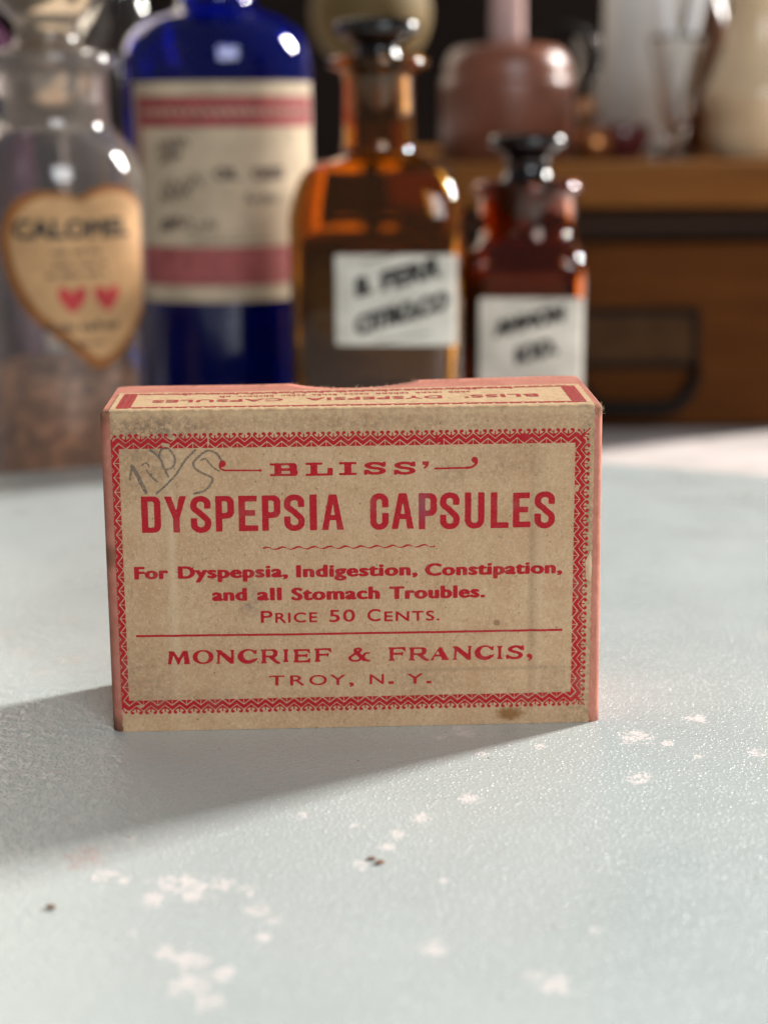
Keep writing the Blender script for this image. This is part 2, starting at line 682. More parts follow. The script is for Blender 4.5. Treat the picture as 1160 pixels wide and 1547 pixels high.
# ---- wide latin capitals for the makers' line
def latin(cv, ch, x0, x1, y0, y1):
    w_, h = x1 - x0, y1 - y0
    X = lambda f: x0 + f * w_
    Y = lambda f: y0 + f * h
    S = .62    # stem
    th = .26

    def stem(xc, s=S, a=0.0, b=1.0, fl=.2):
        cv.poly([(xc - s / 2 - fl, Y(a)), (xc + s / 2 + fl, Y(a)), (xc + s / 2 - .03, Y(a) + .35), (xc + s / 2 - .03, Y(b) - .35), (xc + s / 2 + fl, Y(b)),
                 (xc - s / 2 - fl, Y(b)), (xc - s / 2 + .03, Y(b) - .35), (xc - s / 2 + .03, Y(a) + .35)])
    if ch == 'I':
        stem(X(.5), .5, fl=.18)
    elif ch in 'EF':
        stem(x0 + .55, .56)
        cv.poly([(x0 + .4, y1), (x1 - .08, y1 + .02), (x1, Y(.66)), (x1 - .14, Y(.68)), (X(.78), y1 - th), (x0 + .4, y1 - th)])
        cv.poly([(x0 + .5, Y(.44)), (X(.72), Y(.44)), (X(.83), Y(.32)), (X(.86), Y(.70)), (X(.74), Y(.60)), (x0 + .5, Y(.60))])
        if ch == 'E':
            cv.poly([(x0 + .4, y0 + .03), (x1 - .05, y0 - .05), (x1, Y(.36)), (x1 - .15, Y(.33)), (X(.78), y0 + th + .04), (x0 + .4, y0 + th)])
    elif ch == 'O':
        t = np.linspace(0, 2 * np.pi, 48, endpoint=False)
        cx, cyy = X(.5), Y(.5)
        cv.poly(np.c_[cx + w_ / 2 * np.cos(t), cyy + h / 2 * 1.03 * np.sin(t)])
        cv.poly(np.c_[cx + (w_ / 2 - .66) * np.cos(t), cyy + (h / 2 - .2) * np.sin(t)], True)
    elif ch == 'C':
        t = np.linspace(0, 2 * np.pi, 48, endpoint=False)
        cx, cyy = X(.5), Y(.5)
        cv.poly(np.c_[cx + w_ / 2 * np.cos(t), cyy + h / 2 * 1.03 * np.sin(t)])
        cv.poly(np.c_[cx + .12 + (w_ / 2 - .66) * np.cos(t), cyy + .14 + (h / 2 - .34) * np.sin(t)], True)
        cv.poly([(X(.55), Y(.66)), (X(1.1), Y(.78)), (X(1.1), Y(.44)), (X(.9), Y(.36)), (X(.6), Y(.34))], True)
        cv.poly([(X(.72), Y(.80)), (X(.95), Y(1.0)), (X(.93), Y(.66)), (X(.87), Y(.64))])
    elif ch == 'M':
        cv.poly([(x0, y0), (X(.22), y0), (X(.20), y0 + .2), (X(.30), Y(.70)), (X(.47), y0 - .03), (X(.53), y0 - .03), (X(.72), Y(.66)), (X(.76), Y(.12)), (X(.70), y0),
                 (x1, y0), (X(.99), y0 + .12), (X(.91), Y(.88)), (X(.93), y1), (X(.70), y1), (X(.52), Y(.46)), (X(.33), y1), (X(.09), y1), (X(.12), Y(.86)), (X(.06), y0 + .18)])
    elif ch == 'N':
        cv.poly([(x0, y1), (X(.28), y1), (X(.80), Y(.40)), (X(.82), Y(.86)), (X(.74), y1), (x1, y1), (X(.95), Y(.86)), (X(.95), y0 - .03), (X(.76), y0 - .03), (X(.24), Y(.66)),
                 (X(.21), Y(.14)), (X(.28), y0), (X(.0), y0), (X(.10), Y(.14)), (X(.12), Y(.80))])
    elif ch == 'R':
        stem(x0 + .5, .56)
        cv.poly(rrect(x0 + .4, Y(.42), X(.88), y1, (0, .5, .5, 0)))
        cv.poly(rrect(x0 + .78, Y(.56), X(.66), y1 - .22, (0, .32, .32, 0)), True)
        cv.poly([(X(.36), Y(.50)), (X(.66), Y(.50)), (X(.86), Y(.16)), (x1, Y(.06)), (X(.99), y0 - .12), (X(.80), y0 - .06), (X(.66), Y(.10))])
    elif ch == 'A':
        cv.poly([(x0, y0), (X(.24), y0), (X(.22), y0 + .16), (X(.27), Y(.28)), (X(.56), Y(.28)), (X(.62), Y(.12)), (X(.58), y0), (x1, y0), (X(.93), y0 + .18), (X(.60), y1), (X(.50), y1), (X(.10), y0 + .2)])
        cv.poly([(X(.31), Y(.42)), (X(.51), Y(.42)), (X(.43), Y(.72))], True)
    elif ch == 'S':
        p = spline([(X(.84), Y(.74)), (X(.62), Y(.90)), (X(.36), Y(.86)), (X(.22), Y(.70)), (X(.40), Y(.56)), (X(.66), Y(.46)), (X(.80), Y(.28)), (X(.62), Y(.11)), (X(.34), Y(.10)), (X(.10), Y(.24))], 6)
        cv.stroke(p, .62, .34)
        cv.poly([(X(.72), Y(.86)), (X(.94), y1 + .02), (X(.96), Y(.6)), (X(.82), Y(.66))])
        cv.poly([(X(.26), Y(.14)), (X(.06), y0), (X(.0), Y(.30)), (X(.14), Y(.36))])
    elif ch == '&':
        p = spline([(X(.96), Y(.62)), (X(.82), Y(.60)), (X(.70), Y(.40)), (X(.48), Y(.10)), (X(.22), Y(.10)), (X(.10), Y(.30)), (X(.28), Y(.52)), (X(.54), Y(.74)), (X(.60), Y(.90)), (X(.46), Y(.96)), (X(.34), Y(.84)), (X(.44), Y(.56)), (X(.70), Y(.18)), (X(.96), Y(.06))], 5)
        cv.stroke(p, .44, .26, round_ends=True)
        cv.stroke([(X(.36), Y(.74)), (X(.80), Y(.10))], .7, .4)
    elif ch == ',':
        cv.disc(X(.42), Y(.70), .36, .30)
        cv.stroke(spline([(X(.72), Y(.66)), (X(.70), Y(.36)), (X(.35), Y(.06))], 5), .26, .22)


# ------------------------------------------------------------------ materials
BOX_W, BOX_H, BOX_D = 65.0, 43.67, 21.8


def paper_material():
    b = NB('label_paper')
    v = b.coord()
    big = b.noise(v, 0.16, 4, .55)
    mid = b.noise(v, 1.1, 4, .6)
    fine = b.noise(v, 5.0, 3, .65)
    fib = b.noise(b.scaled(v, (1.0, 1.0, 0.45)), 3.2, 5, .7, 1.2)
    c = b.mix(b.ramp(big, .3, .7), (.51, .310, .168), (.585, .385, .225))
    c = b.mix(b.math('MULTIPLY', b.ramp(mid, .35, .75), .35), c, (.43, .265, .137))
    c = b.mix(b.math('MULTIPLY', b.ramp(b.noise(v, 2.6, 3, .7), .45, .72), .55), c, (.68, .50, .32))
    c = b.mix(b.math('MULTIPLY', b.ramp(fib, .53, .68), .62), c, (.28, .175, .098))
    c = b.mix(b.math('MULTIPLY', b.ramp(fine, .5, .75), .35), c, (.30, .19, .10))
    # dark fibre flecks in the board
    sp = b.voro(b.scaled(v, (1, 1, .8)), 1.15)
    msk = b.math('MULTIPLY', b.ramp(sp.outputs['Distance'], .05, .15, 1, 0), b.ramp(b.noise(v, .8, 2), .5, .6))
    c = b.mix(b.math('MULTIPLY', msk, .8), c, (.09, .065, .04))
    sp2 = b.voro(v, 2.6)
    msk2 = b.math('MULTIPLY', b.ramp(sp2.outputs['Distance'], .05, .17, 1, 0), b.ramp(b.noise(v, 1.7, 2), .54, .62))
    c = b.mix(b.math('MULTIPLY', msk2, .75), c, (.11, .08, .05))
    jag = b.noise(v, .55, 4, .65)
    jag2 = b.noise(v, 1.6, 4, .7)

    def dirt(c, p, r, amt, col, asp=(1, 1, 1), soft=.6, tex=True):
        k = b.spot(v, p, r, soft, jag, .45, asp)
        if tex:
            k = b.math('MULTIPLY', k, b.math('MULTIPLY', b.ramp(jag2, .35, .62), b.ramp(mid, .3, .65, .4, 1)))
        return b.mix(b.math('MULTIPLY', k, amt * .8), c, col)
    f = 0.0
    grey = (.13, .10, .072)
    c = dirt(c, (-29.5, f, 41.0), 4.0, .65, grey, (.55, 1, 1.3))
    c = dirt(c, (-24.0, f, 41.2), 4.0, .60, grey, (.7, 1, 2.4))
    c = dirt(c, (-27.0, f, 36.5), 3.4, .48, grey, (.8, 1, .8))
    c = dirt(c, (-14.1, f, 18.0), 1.7, .60, (.10, .10, .10), (1, 1, .8), .8)
    c = dirt(c, (10, f, 41.8), 3.0, .38, grey, (.16, 1, 2.2))
    c = dirt(c, (-10, f, 42.2), 2.0, .30, grey, (.12, 1, 1.6))
    c = dirt(c, (31.0, f, 41.5), 2.4, .75, grey, (1.6, 1, .55))
    c = dirt(c, (30.9, f, 27), 1.4, .70, (.11, .09, .06), (2.2, 1, .16))
    c = dirt(c, (30.9, f, 8), 1.5, .60, (.11, .09, .06), (1.4, 1, .22))
    c = dirt(c, (12.3, f, 34.6), 2.2, .45, grey, (.8, 1, 1.4))
    c = dirt(c, (20, f, 36.5), 3.0, .30, grey, (.7, 1, 1.2))
    c = dirt(c, (9.0, f, 6.6), 2.6, .35, grey, (.6, 1, 1.4))
    c = dirt(c, (26.5, f, 6.0), 2.8, .42, grey)
    c = dirt(c, (-28.5, f, 7.0), 3.6, .45, grey, (1, 1, .8))
    c = dirt(c, (-20, f, 4.6), 2.6, .35, grey, (.35, 1, 2))
    c = dirt(c, (29.8, f, 1.6), 2.2, .55, grey, (.8, 1, 1.0))
    # shading of the two upright creases painted into colour: dark fold, light strips
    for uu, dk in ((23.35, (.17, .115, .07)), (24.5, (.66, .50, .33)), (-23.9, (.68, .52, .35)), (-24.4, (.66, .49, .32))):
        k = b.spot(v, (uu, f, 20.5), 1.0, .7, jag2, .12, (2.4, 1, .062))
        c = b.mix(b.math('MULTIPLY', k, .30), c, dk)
    k = b.spot(v, (18.0, f, 8.0), 1.0, .7, jag2, .15, (.075, 1, 4.0))
    c = b.mix(b.math('MULTIPLY', k, .28), c, (.22, .15, .09))
    # rust-brown stain, brown drop
    k = b.spot(v, (20.7, f, 1.55), 1.0, .5, jag2, .35, (.62, 1, 1.1))
    c = b.mix(b.math('MULTIPLY', k, .8), c, (.22, .085, .015))
    k = b.spot(v, (18.8, f, 14.4), .50, .3)
    k2 = b.spot(v, (18.8, f, 14.4), .34, .5)
    c = b.mix(b.math('MULTIPLY', k, .62), c, (.17, .085, .045))
    # rubbed, yellowed fold along the top
    z = b.sep(v)[2]
    fold = b.math('MULTIPLY', b.ramp(z, 42.4, 43.4), b.ramp(b.noise(v, .9, 4), .35, .6))
    c = b.mix(b.math('MULTIPLY', fold, .55), c, (.62, .44, .24))
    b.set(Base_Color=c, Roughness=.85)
    b.bsdf.inputs['Specular IOR Level'].default_value = .25
    h = b.math('ADD', b.math('MULTIPLY', b.noise(v, 4.5, 4, .7), .6), b.math('MULTIPLY', b.noise(v, .7, 3), .8))
    b.bump(h, .6, .0002)
    return b.m


def ink_material(name, col, worn=.18):
    b = NB(name)
    v = b.coord()
    fine = b.noise(v, 5.5, 4, .7)
    big = b.noise(v, .28, 3, .5)
    c = b.mix(b.ramp(fine, .35, .7), tuple(x * .82 for x in col), tuple(min(1, x * 1.18) for x in col))
    # paper grain showing through the thin ink
    k = b.math('MULTIPLY', b.ramp(b.noise(v, 7.0, 3, .7), .60, .72), worn * 2.2)
    c = b.mix(k, c, (.50, .25, .17))
    k = b.math('MULTIPLY', b.ramp(big, .52, .75), .45)
    c = b.mix(k, c, (.33, .10, .085))
    # violet-grey blot on one stem
    k = b.math('MULTIPLY', b.spot(v, (8.9, 0, 30.4), 1.5, .7, fine, .2, (1.9, 1, .75)), .34)
    c = b.mix(k, c, (.17, .10, .14))
    b.set(Base_Color=c, Roughness=.75)
    b.bsdf.inputs['Specular IOR Level'].default_value = .08
    b.bump(b.noise(v, 5, 3), .25, .00008)
    return b.m


def pencil_material():
    b = NB('pencil_graphite')
    v = b.coord()
    tr = b.n('ShaderNodeBsdfTransparent')
    mx = b.n('ShaderNodeMixShader')
    g = b.ramp(b.noise(v, 5.5, 4, .75), .36, .60, .15, .72)
    b.link(g, mx.inputs[0])
    b.link(tr.outputs[0], mx.inputs[1])
    b.link(b.bsdf.outputs[0], mx.inputs[2])
    b.link(mx.outputs[0], b.out.inputs[0])
    b.set(Base_Color=(.125, .11, .095), Roughness=.5)
    return b.m


def pink_material():
    b = NB('pink_card')
    v = b.coord()
    c = b.mix(b.ramp(b.noise(v, .35, 5, .6), .3, .7), (.43, .150, .098), (.51, .200, .140))
    c = b.mix(b.math('MULTIPLY', b.ramp(b.noise(b.scaled(v, (1, 1, .3)), 2.5, 5, .7), .5, .75), .5), c, (.70, .34, .27))
    nz = b.noise(v, .5, 4, .7)
    k = b.math('MULTIPLY', b.ramp(nz, .58, .75), .5)
    c = b.mix(k, c, (.30, .10, .065))
    for p, r in (((-32.4, .6, 43.2), 1.3), ((-32.6, .5, 24.5), 1.5), ((-32.4, .6, .6), 1.6), ((32.3, .6, 43.0), .9), ((-32.0, 21.3, 43.4), 1.0)):
        c = b.mix(b.math('MULTIPLY', b.spot(v, p, r, .6, nz, .3), .7), c, (.16, .075, .035))
    b.set(Base_Color=c, Roughness=.8)
    b.bsdf.inputs['Specular IOR Level'].default_value = .25
    b.bump(b.noise(v, 4, 4, .7), .3, .0001)
    return b.m


def table_material():
    b = NB('pale_blue_enamel')
    v = b.coord()
    jag = b.math('ADD', b.math('MULTIPLY', b.noise(v, .45, 3, .6, .8), .5), b.math('MULTIPLY', b.noise(v, 1.25, 3, .7, 1.5), .5))
    jag2 = b.noise(v, 1.1, 4, .7)
    c = b.mix(b.ramp(b.noise(v, .035, 4, .5), .3, .7), (.46, .515, .505), (.495, .545, .53))
    c = b.mix(b.math('MULTIPLY', b.ramp(b.noise(v, 3.0, 3, .6), .4, .7), .18), c, (.415, .475, .47))
    # chips in the paint, each where the table is worn
    chips = [(-18.6, -48.6, 2.4, 'w'), (-16.2, -50.2, 2.2, 'w'), (-14.2, -48.7, 1.6, 'w'), (-29.7, -41.7, 2.6, 'p'), (-27.0, -46.0, 1.5, 'w'), (-24.5, -47.5, .9, 'w'), (-15.2, -66.0, 1.9, 'w'), (-14.9, -70.4, 2.0, 'w'),
             (-12.0, -68.6, 1.4, 'w'), (-16.5, -71.5, 1.2, 'w'), (-9.5, -54.8, 1.3, 'w'), (-33.1, -8.5, 1.0, 'w'), (4.0, -39.0, .9, 'w'), (1.0, -44.0, 1.1, 'w'), (14.3, -1.9, 2.2, 'w'), (11.2, -4.0, 1.0, 'w'),
             (37.0, -4.8, 2.3, 'w'), (35.4, -18.8, 1.9, 'w'), (14.0, -25.3, 1.3, 'w'), (8.3, -31.2, 1.3, 'w'), (5.2, -35.6, 1.0, 'w'), (19.8, -71.0, 1.7, 'w'), (18.2, -69.4, 1.0, 'w'), (8.5, -63.5, 1.4, 'w'), (-45.2, -2.9, 1.4, 'w'),
             (-42.8, -15.7, 1.2, 'w'), (-38.1, -15.6, .9, 'w'), (-25.5, -36.5, .9, 'w'), (-8.6, -61.0, .8, 'w'), (16.5, -10.0, 1.0, 'w'), (-47, 24, 2.0, 'f'), (-44, 30, 2.2, 'f'), (-52, 34, 2.4, 'f'), (-57, 44, 2.6, 'f'), (-48, 52, 2.2, 'f'),
             (46.5, 2.2, 1.6, 'w'), (52, -10.5, 1.4, 'w'), (-72, 130, 2.6, 'g'), (-20, 60, 2, 'f'), (64, 40, 2.6, 'f'), (-21, -52, 1.6, 'w'), (-11, -50, 1.2, 'w'), (-18, -64, 1.3, 'w'), (-8, -57, .9, 'w'), (-22, -60, .8, 'w'), (-13, -74, 1.6, 'w'), (-34, -30, .8, 'w'), (-6, -30, .8, 'w'), (0, -33, .7, 'w'), (10, -48, .7, 'w'), (24, -8, .9, 'w'), (41, -7, 1.0, 'w'), (44, -12, .8, 'w'), (25, -60, .7, 'w'), (-30, -22, .6, 'w'), (-5, -95, 3, 'w'), (40, -90, 2, 'w')]
    tot = {}
    for x, y, r, kind in chips:
        s = b.spot(v, (x + 4, y - 4, 30), r * 1.28, .80, None, 0, (1, .8, .001))
        tot[kind] = s if kind not in tot else b.math('MAXIMUM', tot[kind], s)
    # inside each worn area only ragged flakes of paint are missing
    frag = b.math('ADD', b.math('MULTIPLY', b.noise(v, .95, 4, .65, 1.2), 1.5), b.math('MULTIPLY', b.noise(v, 2.6, 2, .6), .5))
    frag = b.math('MULTIPLY', b.math('SUBTRACT', frag, 1.0), 2.6)
    for kk in tot:
        tot[kk] = b.ramp(b.math('ADD', b.math('MULTIPLY', tot[kk], 1.5), frag), 1.28, 1.48)
    c = b.mix(b.math('MULTIPLY', tot['w'], .85), c, (.72, .65, .62))
    c = b.mix(b.math('MULTIPLY', tot['f'], .35), c, (.60, .53, .48))
    c = b.mix(b.math('MULTIPLY', tot['p'], .75), c, (.50, .36, .335))
    c = b.mix(b.math('MULTIPLY', tot['g'], .5), c, (.32, .30, .30))
    # dust specks
    for sc, lo, hi_, dn, col, am in ((.30, .03, .07, .5, (.07, .045, .035), .9), (.75, .04, .10, .58, (.10, .085, .08), .75)):
        vo = b.voro(v, sc)
        k = b.math('MULTIPLY', b.ramp(vo.outputs['Distance'], lo, hi_, 1, 0), b.ramp(b.noise(v, sc * .6, 2), dn, dn + .04))
        c = b.mix(b.math('MULTIPLY', k, am), c, col)
    b.set(Base_Color=c, Roughness=b.ramp(tot['w'], 0, 1, .45, .7))
    b.bsdf.inputs['IOR'].default_value = 1.5
    # pebbled enamel: many small steep grains on a nearly flat ground
    dome = b.voro(v, 1.55)
    keep = b.ramp(b.noise(v, 1.5, 2), .38, .60, .2, 1)
    dm = b.math('MULTIPLY', b.ramp(dome.outputs['Distance'], .0, .46, 1, 0), keep)
    h = b.math('ADD', dm, b.math('MULTIPLY', b.noise(v, .6, 2, .5), .5))
    cb = b.n('ShaderNodeBump')
    cb.inputs['Strength'].default_value = 1.0
    cb.inputs['Distance'].default_value = .00062
    b.link(h, cb.inputs['Height'])
    b.link(cb.outputs[0], b.bsdf.inputs['Coat Normal'])
    b.set(Coat_Weight=b.ramp(tot['w'], 0, 1, 1.0, .1), Coat_Roughness=b.ramp(b.noise(v, .05, 5, .65), .3, .7, .27, .42), Coat_IOR=1.65)
    b.bump(h, .25, .00014)
    return b.m


def simple(name, col, rough=.6, spec=.5, metal=0.0, var=.18, scale=120.0, bump=0.0):
    b = NB(name)
    v = b.coord(1.0)
    c = b.mix(b.ramp(b.noise(v, scale, 4, .6), .3, .7), tuple(x * (1 - var) for x in col), tuple(min(1, x * (1 + var)) for x in col))
    b.set(Base_Color=c, Roughness=rough, Metallic=metal)
    b.bsdf.inputs['Specular IOR Level'].default_value = spec
    if bump:
        b.bump(b.noise(v, scale * 4, 4, .6), .4, bump)
    return b.m


def wood(name, a, bcol, rough=.45, axis=0):
    b = NB(name)
    v = b.coord(1.0)
    s = [60.0, 60.0, 60.0]
    s[axis] = 5.0
    sv = b.scaled(v, tuple(s))
    g = b.noise(sv, 3.0, 6, .65, .8)
    g2 = b.noise(b.scaled(v, tuple(x * 4 for x in s)), 2.0, 3, .6)
    c = b.mix(b.ramp(g, .3, .7), a, bcol)
    c = b.mix(b.math('MULTIPLY', b.ramp(g2, .5, .7), .35), c, tuple(x * .55 for x in a))
    b.set(Base_Color=c, Roughness=rough)
    b.bsdf.inputs['Specular IOR Level'].default_value = .08
    return b.m


def glass(name, col, rough=.02, trans=1.0, ior=1.5):
    b = NB(name)
    b.set(Base_Color=col, Roughness=rough)
    b.bsdf.inputs['Transmission Weight'].default_value = trans
    b.bsdf.inputs['IOR'].default_value = ior
    # slight waviness of old blown glass
    v = b.coord(1.0)
    b.bump(b.noise(v, 60, 2), .25, .0008)
    return b.m


M_paper = paper_material()
M_ink = ink_material('red_ink', (.43, .017, .026), .28)
M_pencil = pencil_material()
M_pink = pink_material()
M_table = table_material()
M_rim = simple('table_rim_paint', (.66, .57, .55), .4)
M_counter = simple('counter_top', (.72, .645, .61), .35, scale=25)
M_wall = simple('dark_wall', (.009, .006, .005), .9, .1, scale=8)
M_wood = wood('cabinet_wood', (.14, .050, .009), (.19, .073, .014))
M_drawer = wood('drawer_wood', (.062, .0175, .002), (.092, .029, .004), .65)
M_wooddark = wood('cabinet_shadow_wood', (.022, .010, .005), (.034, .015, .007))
M_iron = simple('black_iron', (.008, .007, .006), .6, .08)
M_card = simple('brown_card', (.055, .027, .011), .8, .1)
M_blue = glass('cobalt_glass', (.010, .034, .58), .03, .94)
M_amber = glass('amber_glass', (.80, .36, .035), .02, .985)
M_amberdk = glass('dark_amber_glass', (.55, .125, .010), .02, .985)
M_jar = glass('jar_glass', (.88, .84, .82), .03, .955)
M_clear = glass('clear_glass', (.90, .89, .86), .02, 1.0)
M_frost = glass('frosted_glass', (.46, .38, .29), .2, .85)
M_black = simple('black_glass', (.006, .005, .005), .08, .6)
M_creamlab = simple('cream_label', (.48, .385, .265), .75, .3, scale=90)
M_whitelab = simple('white_label', (.58, .545, .47), .7, .3, scale=60, var=.26)
M_orange = simple('orange_label', (.55, .32, .15), .7, .3, scale=120, var=.14)
M_orangeedge = simple('label_brown_edge', (.29, .11, .03), .7, .3, scale=120)
M_redband = simple('label_red_print', (.29, .055, .055), .7, .3, scale=300)
M_pinkband = simple('label_pink_print', (.33, .09, .085), .7, .3, scale=300)
M_heart = simple('heart_red_print', (.50, .05, .05), .7, .3)
M_dark = simple('dark_print', (.045, .04, .035), .7, .3)
M_greyink = simple('faded_ink', (.12, .09, .068), .7, .3)

# ------------------------------------------------------------------ the setting
COUNTER_Z = -0.030
bm = bmesh.new()
box_bm(bm, (-0.9, 0.05, COUNTER_Z - .02), (1.1, 1.32, COUNTER_Z), .002)
struct(from_bm('counter_top', bm, M_counter))
bm = bmesh.new()
box_bm(bm, (-1.6, 1.32, -0.5), (1.0, 1.36, 1.2))
wl = struct(from_bm('wall', bm, M_wall))

# round table: top with a rounded lip, standing on a low turned foot
tt = thing('round_table', 'round pale blue enamelled table top with chipped speckled paint under the small carton', 'table', (-0.004, 0.004, COUNTER_Z))
TR = 0.1885
th_ = -COUNTER_Z
lathe('tabletop', [(0, th_ - .012), (TR - .004, th_ - .012), (TR - .001, th_ - .010), (TR, th_ - .006), (TR - .0006, th_ - .0022), (TR - .0022, th_ - .0005), (TR - .0045, th_), (0.10, th_), (0.0, th_)], M_table, tt, n=160)
tf = lathe('table_foot', [(0, 0), (.075, 0), (.075, .004), (.06, .008), (.05, .0178), (0, .0178)], M_rim, tt, n=64)
tf.location = (0, .10, 0)

# ------------------------------------------------------------------ the carton
YAW = 0.042964
carton = thing('medicine_carton', 'small tan paper labelled pink carton with red printing standing on the pale blue table', 'box', (0, 0, 0), YAW)

NOT_A, NOT_B, NOT_D = -8.6, 9.6, 5.6     # thumb notch from u=A to u=B, depth in the top panel


def notch(u):
    if u <= NOT_A or u >= NOT_B:
        return 0.0
    s = (u - NOT_A) / (NOT_B - NOT_A) * 2 - 1
    base = NOT_D * (1 - abs(s) ** 2.3) ** .85
    return max(0.0, base + .10 * math.sin(u * 6.1) * (1 - s * s) + .07 * math.sin(u * 13.7 + 1) * (1 - s * s))


def lift(u, y):
    """the top panel springs up a little towards its right back corner"""
    return .72 * np.clip((np.asarray(u, float) + 14) / 42, 0, 1) * np.clip(np.asarray(y, float) / BOX_D, 0, 1)


def carton_mesh():
    W2, D, H = BOX_W / 2, BOX_D, BOX_H
    rc, rtop = 1.35, .55
    back_u = sorted(set([NOT_A, NOT_B] + list(np.linspace(NOT_A, NOT_B, 41)) + list(np.linspace(-W2 + rc, NOT_A, 20)) + list(np.linspace(NOT_B, W2 - rc, 20))))

    def path(ins):
        r = rc - ins * .8
        P = []
        for u in np.linspace(-W2 + rc, W2 - rc, 60):
            P.append((u, ins))
        for i in range(1, 8):
            a = -math.pi / 2 + i * math.pi / 16
            P.append((W2 - ins - r + r * math.cos(a), ins + r + r * math.sin(a)))
        for y in np.linspace(rc, D - rc, 18)[0:]:
            P.append((W2 - ins, y))
        for i in range(1, 8):
            a = i * math.pi / 16
            P.append((W2 - ins - r + r * math.cos(a), D - ins - r + r * math.sin(a)))
        for u in back_u[::-1]:
            P.append((u, D - ins))
        for i in range(1, 8):
            a = math.pi / 2 + i * math.pi / 16
            P.append((-W2 + ins + r + r * math.cos(a), D - ins - r + r * math.sin(a)))
        for y in np.linspace(D - rc, rc, 18):
            P.append((-W2 + ins, y))
        for i in range(1, 8):
            a = math.pi + i * math.pi / 16
            P.append((-W2 + ins + r + r * math.cos(a), ins + r + r * math.sin(a)))
        return P
    P0 = path(0)
    n = len(P0)
    nb0 = 60 + 7 + 18 + 7
    nb1 = nb0 + len(back_u)

    def bulge(p, z):
        # the sides bow out a little between the corners
        k = math.sin(math.pi * min(max(z / H, 0), 1))
        u, y = p
        if abs(u) > W2 - rc - .01 and rc < y < D - rc:
            u += math.copysign((.45 if u < 0 else .2) * k * math.sin(math.pi * y / D), u)
        return u, y
    vs, fs = [], []
    rows = []
    zl = list(np.linspace(.0, H - rtop, 24))
    for z in zl:
        row = []
        for i, p in enumerate(P0):
            zz = z
            if nb0 <= i < nb1:
                d = notch(p[0])
                if d > 0:
                    zz = z * (1 - (d * 1.15 + .55) / (H - rtop))
            q = bulge(p, z)
            row.append(len(vs)); vs.append((q[0] * MM, q[1] * MM, zz * MM))
        rows.append(row)
    for k in range(1, 5):
        a = k / 4 * math.pi / 2
        ins = rtop * (1 - math.cos(a))
        z = H - rtop + rtop * math.sin(a)
        row = []
        for p in path(ins):
            row.append(len(vs)); vs.append((p[0] * MM, p[1] * MM, z * MM))
        rows.append(row)
    for k in range(len(rows) - 1):
        for i in range(n):
            j = (i + 1) % n
            if k >= len(zl) - 1:
                a_, b_ = P0[i], P0[j]
                if nb0 <= i < nb1 and nb0 <= j < nb1 and NOT_A - 1e-6 <= min(a_[0], b_[0]) and max(a_[0], b_[0]) <= NOT_B + 1e-6:
                    continue
            fs.append((rows[k][i], rows[k][j], rows[k + 1][j], rows[k + 1][i]))
    # bottom
    fs.append(tuple(rows[0][::-1]))
    # top panel: columns over u
    ring = [vs[i] for i in rows[-1]]
    us = sorted(set(round(x, 5) for x in ([p[0] / MM for p in ring])))
    us = [x for i, x in enumerate(us) if i == 0 or x - us[i - 1] > 1e-3]
    poly = [(p[0] / MM, p[1] / MM) for p in ring]

    def yr(u):
        u = min(max(u, us[0] + 1e-4), us[-1] - 1e-4)
        ys = []
        for i in range(n):
            (x0, y0), (x1, y1) = poly[i], poly[(i + 1) % n]
            if (x0 - u) * (x1 - u) <= 0 and x0 != x1:
                ys.append(y0 + (u - x0) / (x1 - x0) * (y1 - y0))
        return min(ys), max(ys)
    prev = None
    for u in us:
        lo, hi = yr(u)
        d = notch(u)
        if d > 0:
            hi = min(hi, D - d)
        col = []
        for k in range(9):
            y = lo + (hi - lo) * k / 8
            z = H
            col.append(len(vs)); vs.append((u * MM, y * MM, z * MM))
        if prev:
            for k in range(8):
                fs.append((prev[k], col[k], col[k + 1], prev[k + 1]))
        prev = col
    for i, (x, y, z) in enumerate(vs):
        u, yy, zz = x / MM, y / MM, z / MM
        if u < -15:
            u -= .36 * min(1, (-u - 15) / 15)
        elif u > 15:
            u += (.10 + .45 * (1 - zz / H)) * min(1, (u - 15) / 15)
        zz += float(lift(u, yy)) * max(0.0, zz / H) ** 2
        vs[i] = (u * MM, yy * MM, zz * MM)
    o = link_mesh('carton_shell', vs, fs, M_pink, carton, smooth=False)
    b2 = bmesh.new()
    b2.from_mesh(o.data)
    bmesh.ops.remove_doubles(b2, verts=b2.verts, dist=2e-6)
    bmesh.ops.recalc_face_normals(b2, faces=b2.faces)
    for f_ in b2.faces:
        f_.smooth = True
    b2.to_mesh(o.data)
    b2.free()
    so = o.modifiers.new('wall', 'SOLIDIFY')
    so.thickness = .45 * MM
    so.offset = -1
    return o


carton_mesh()
# dark inside: nothing; the shell is open at the notch only


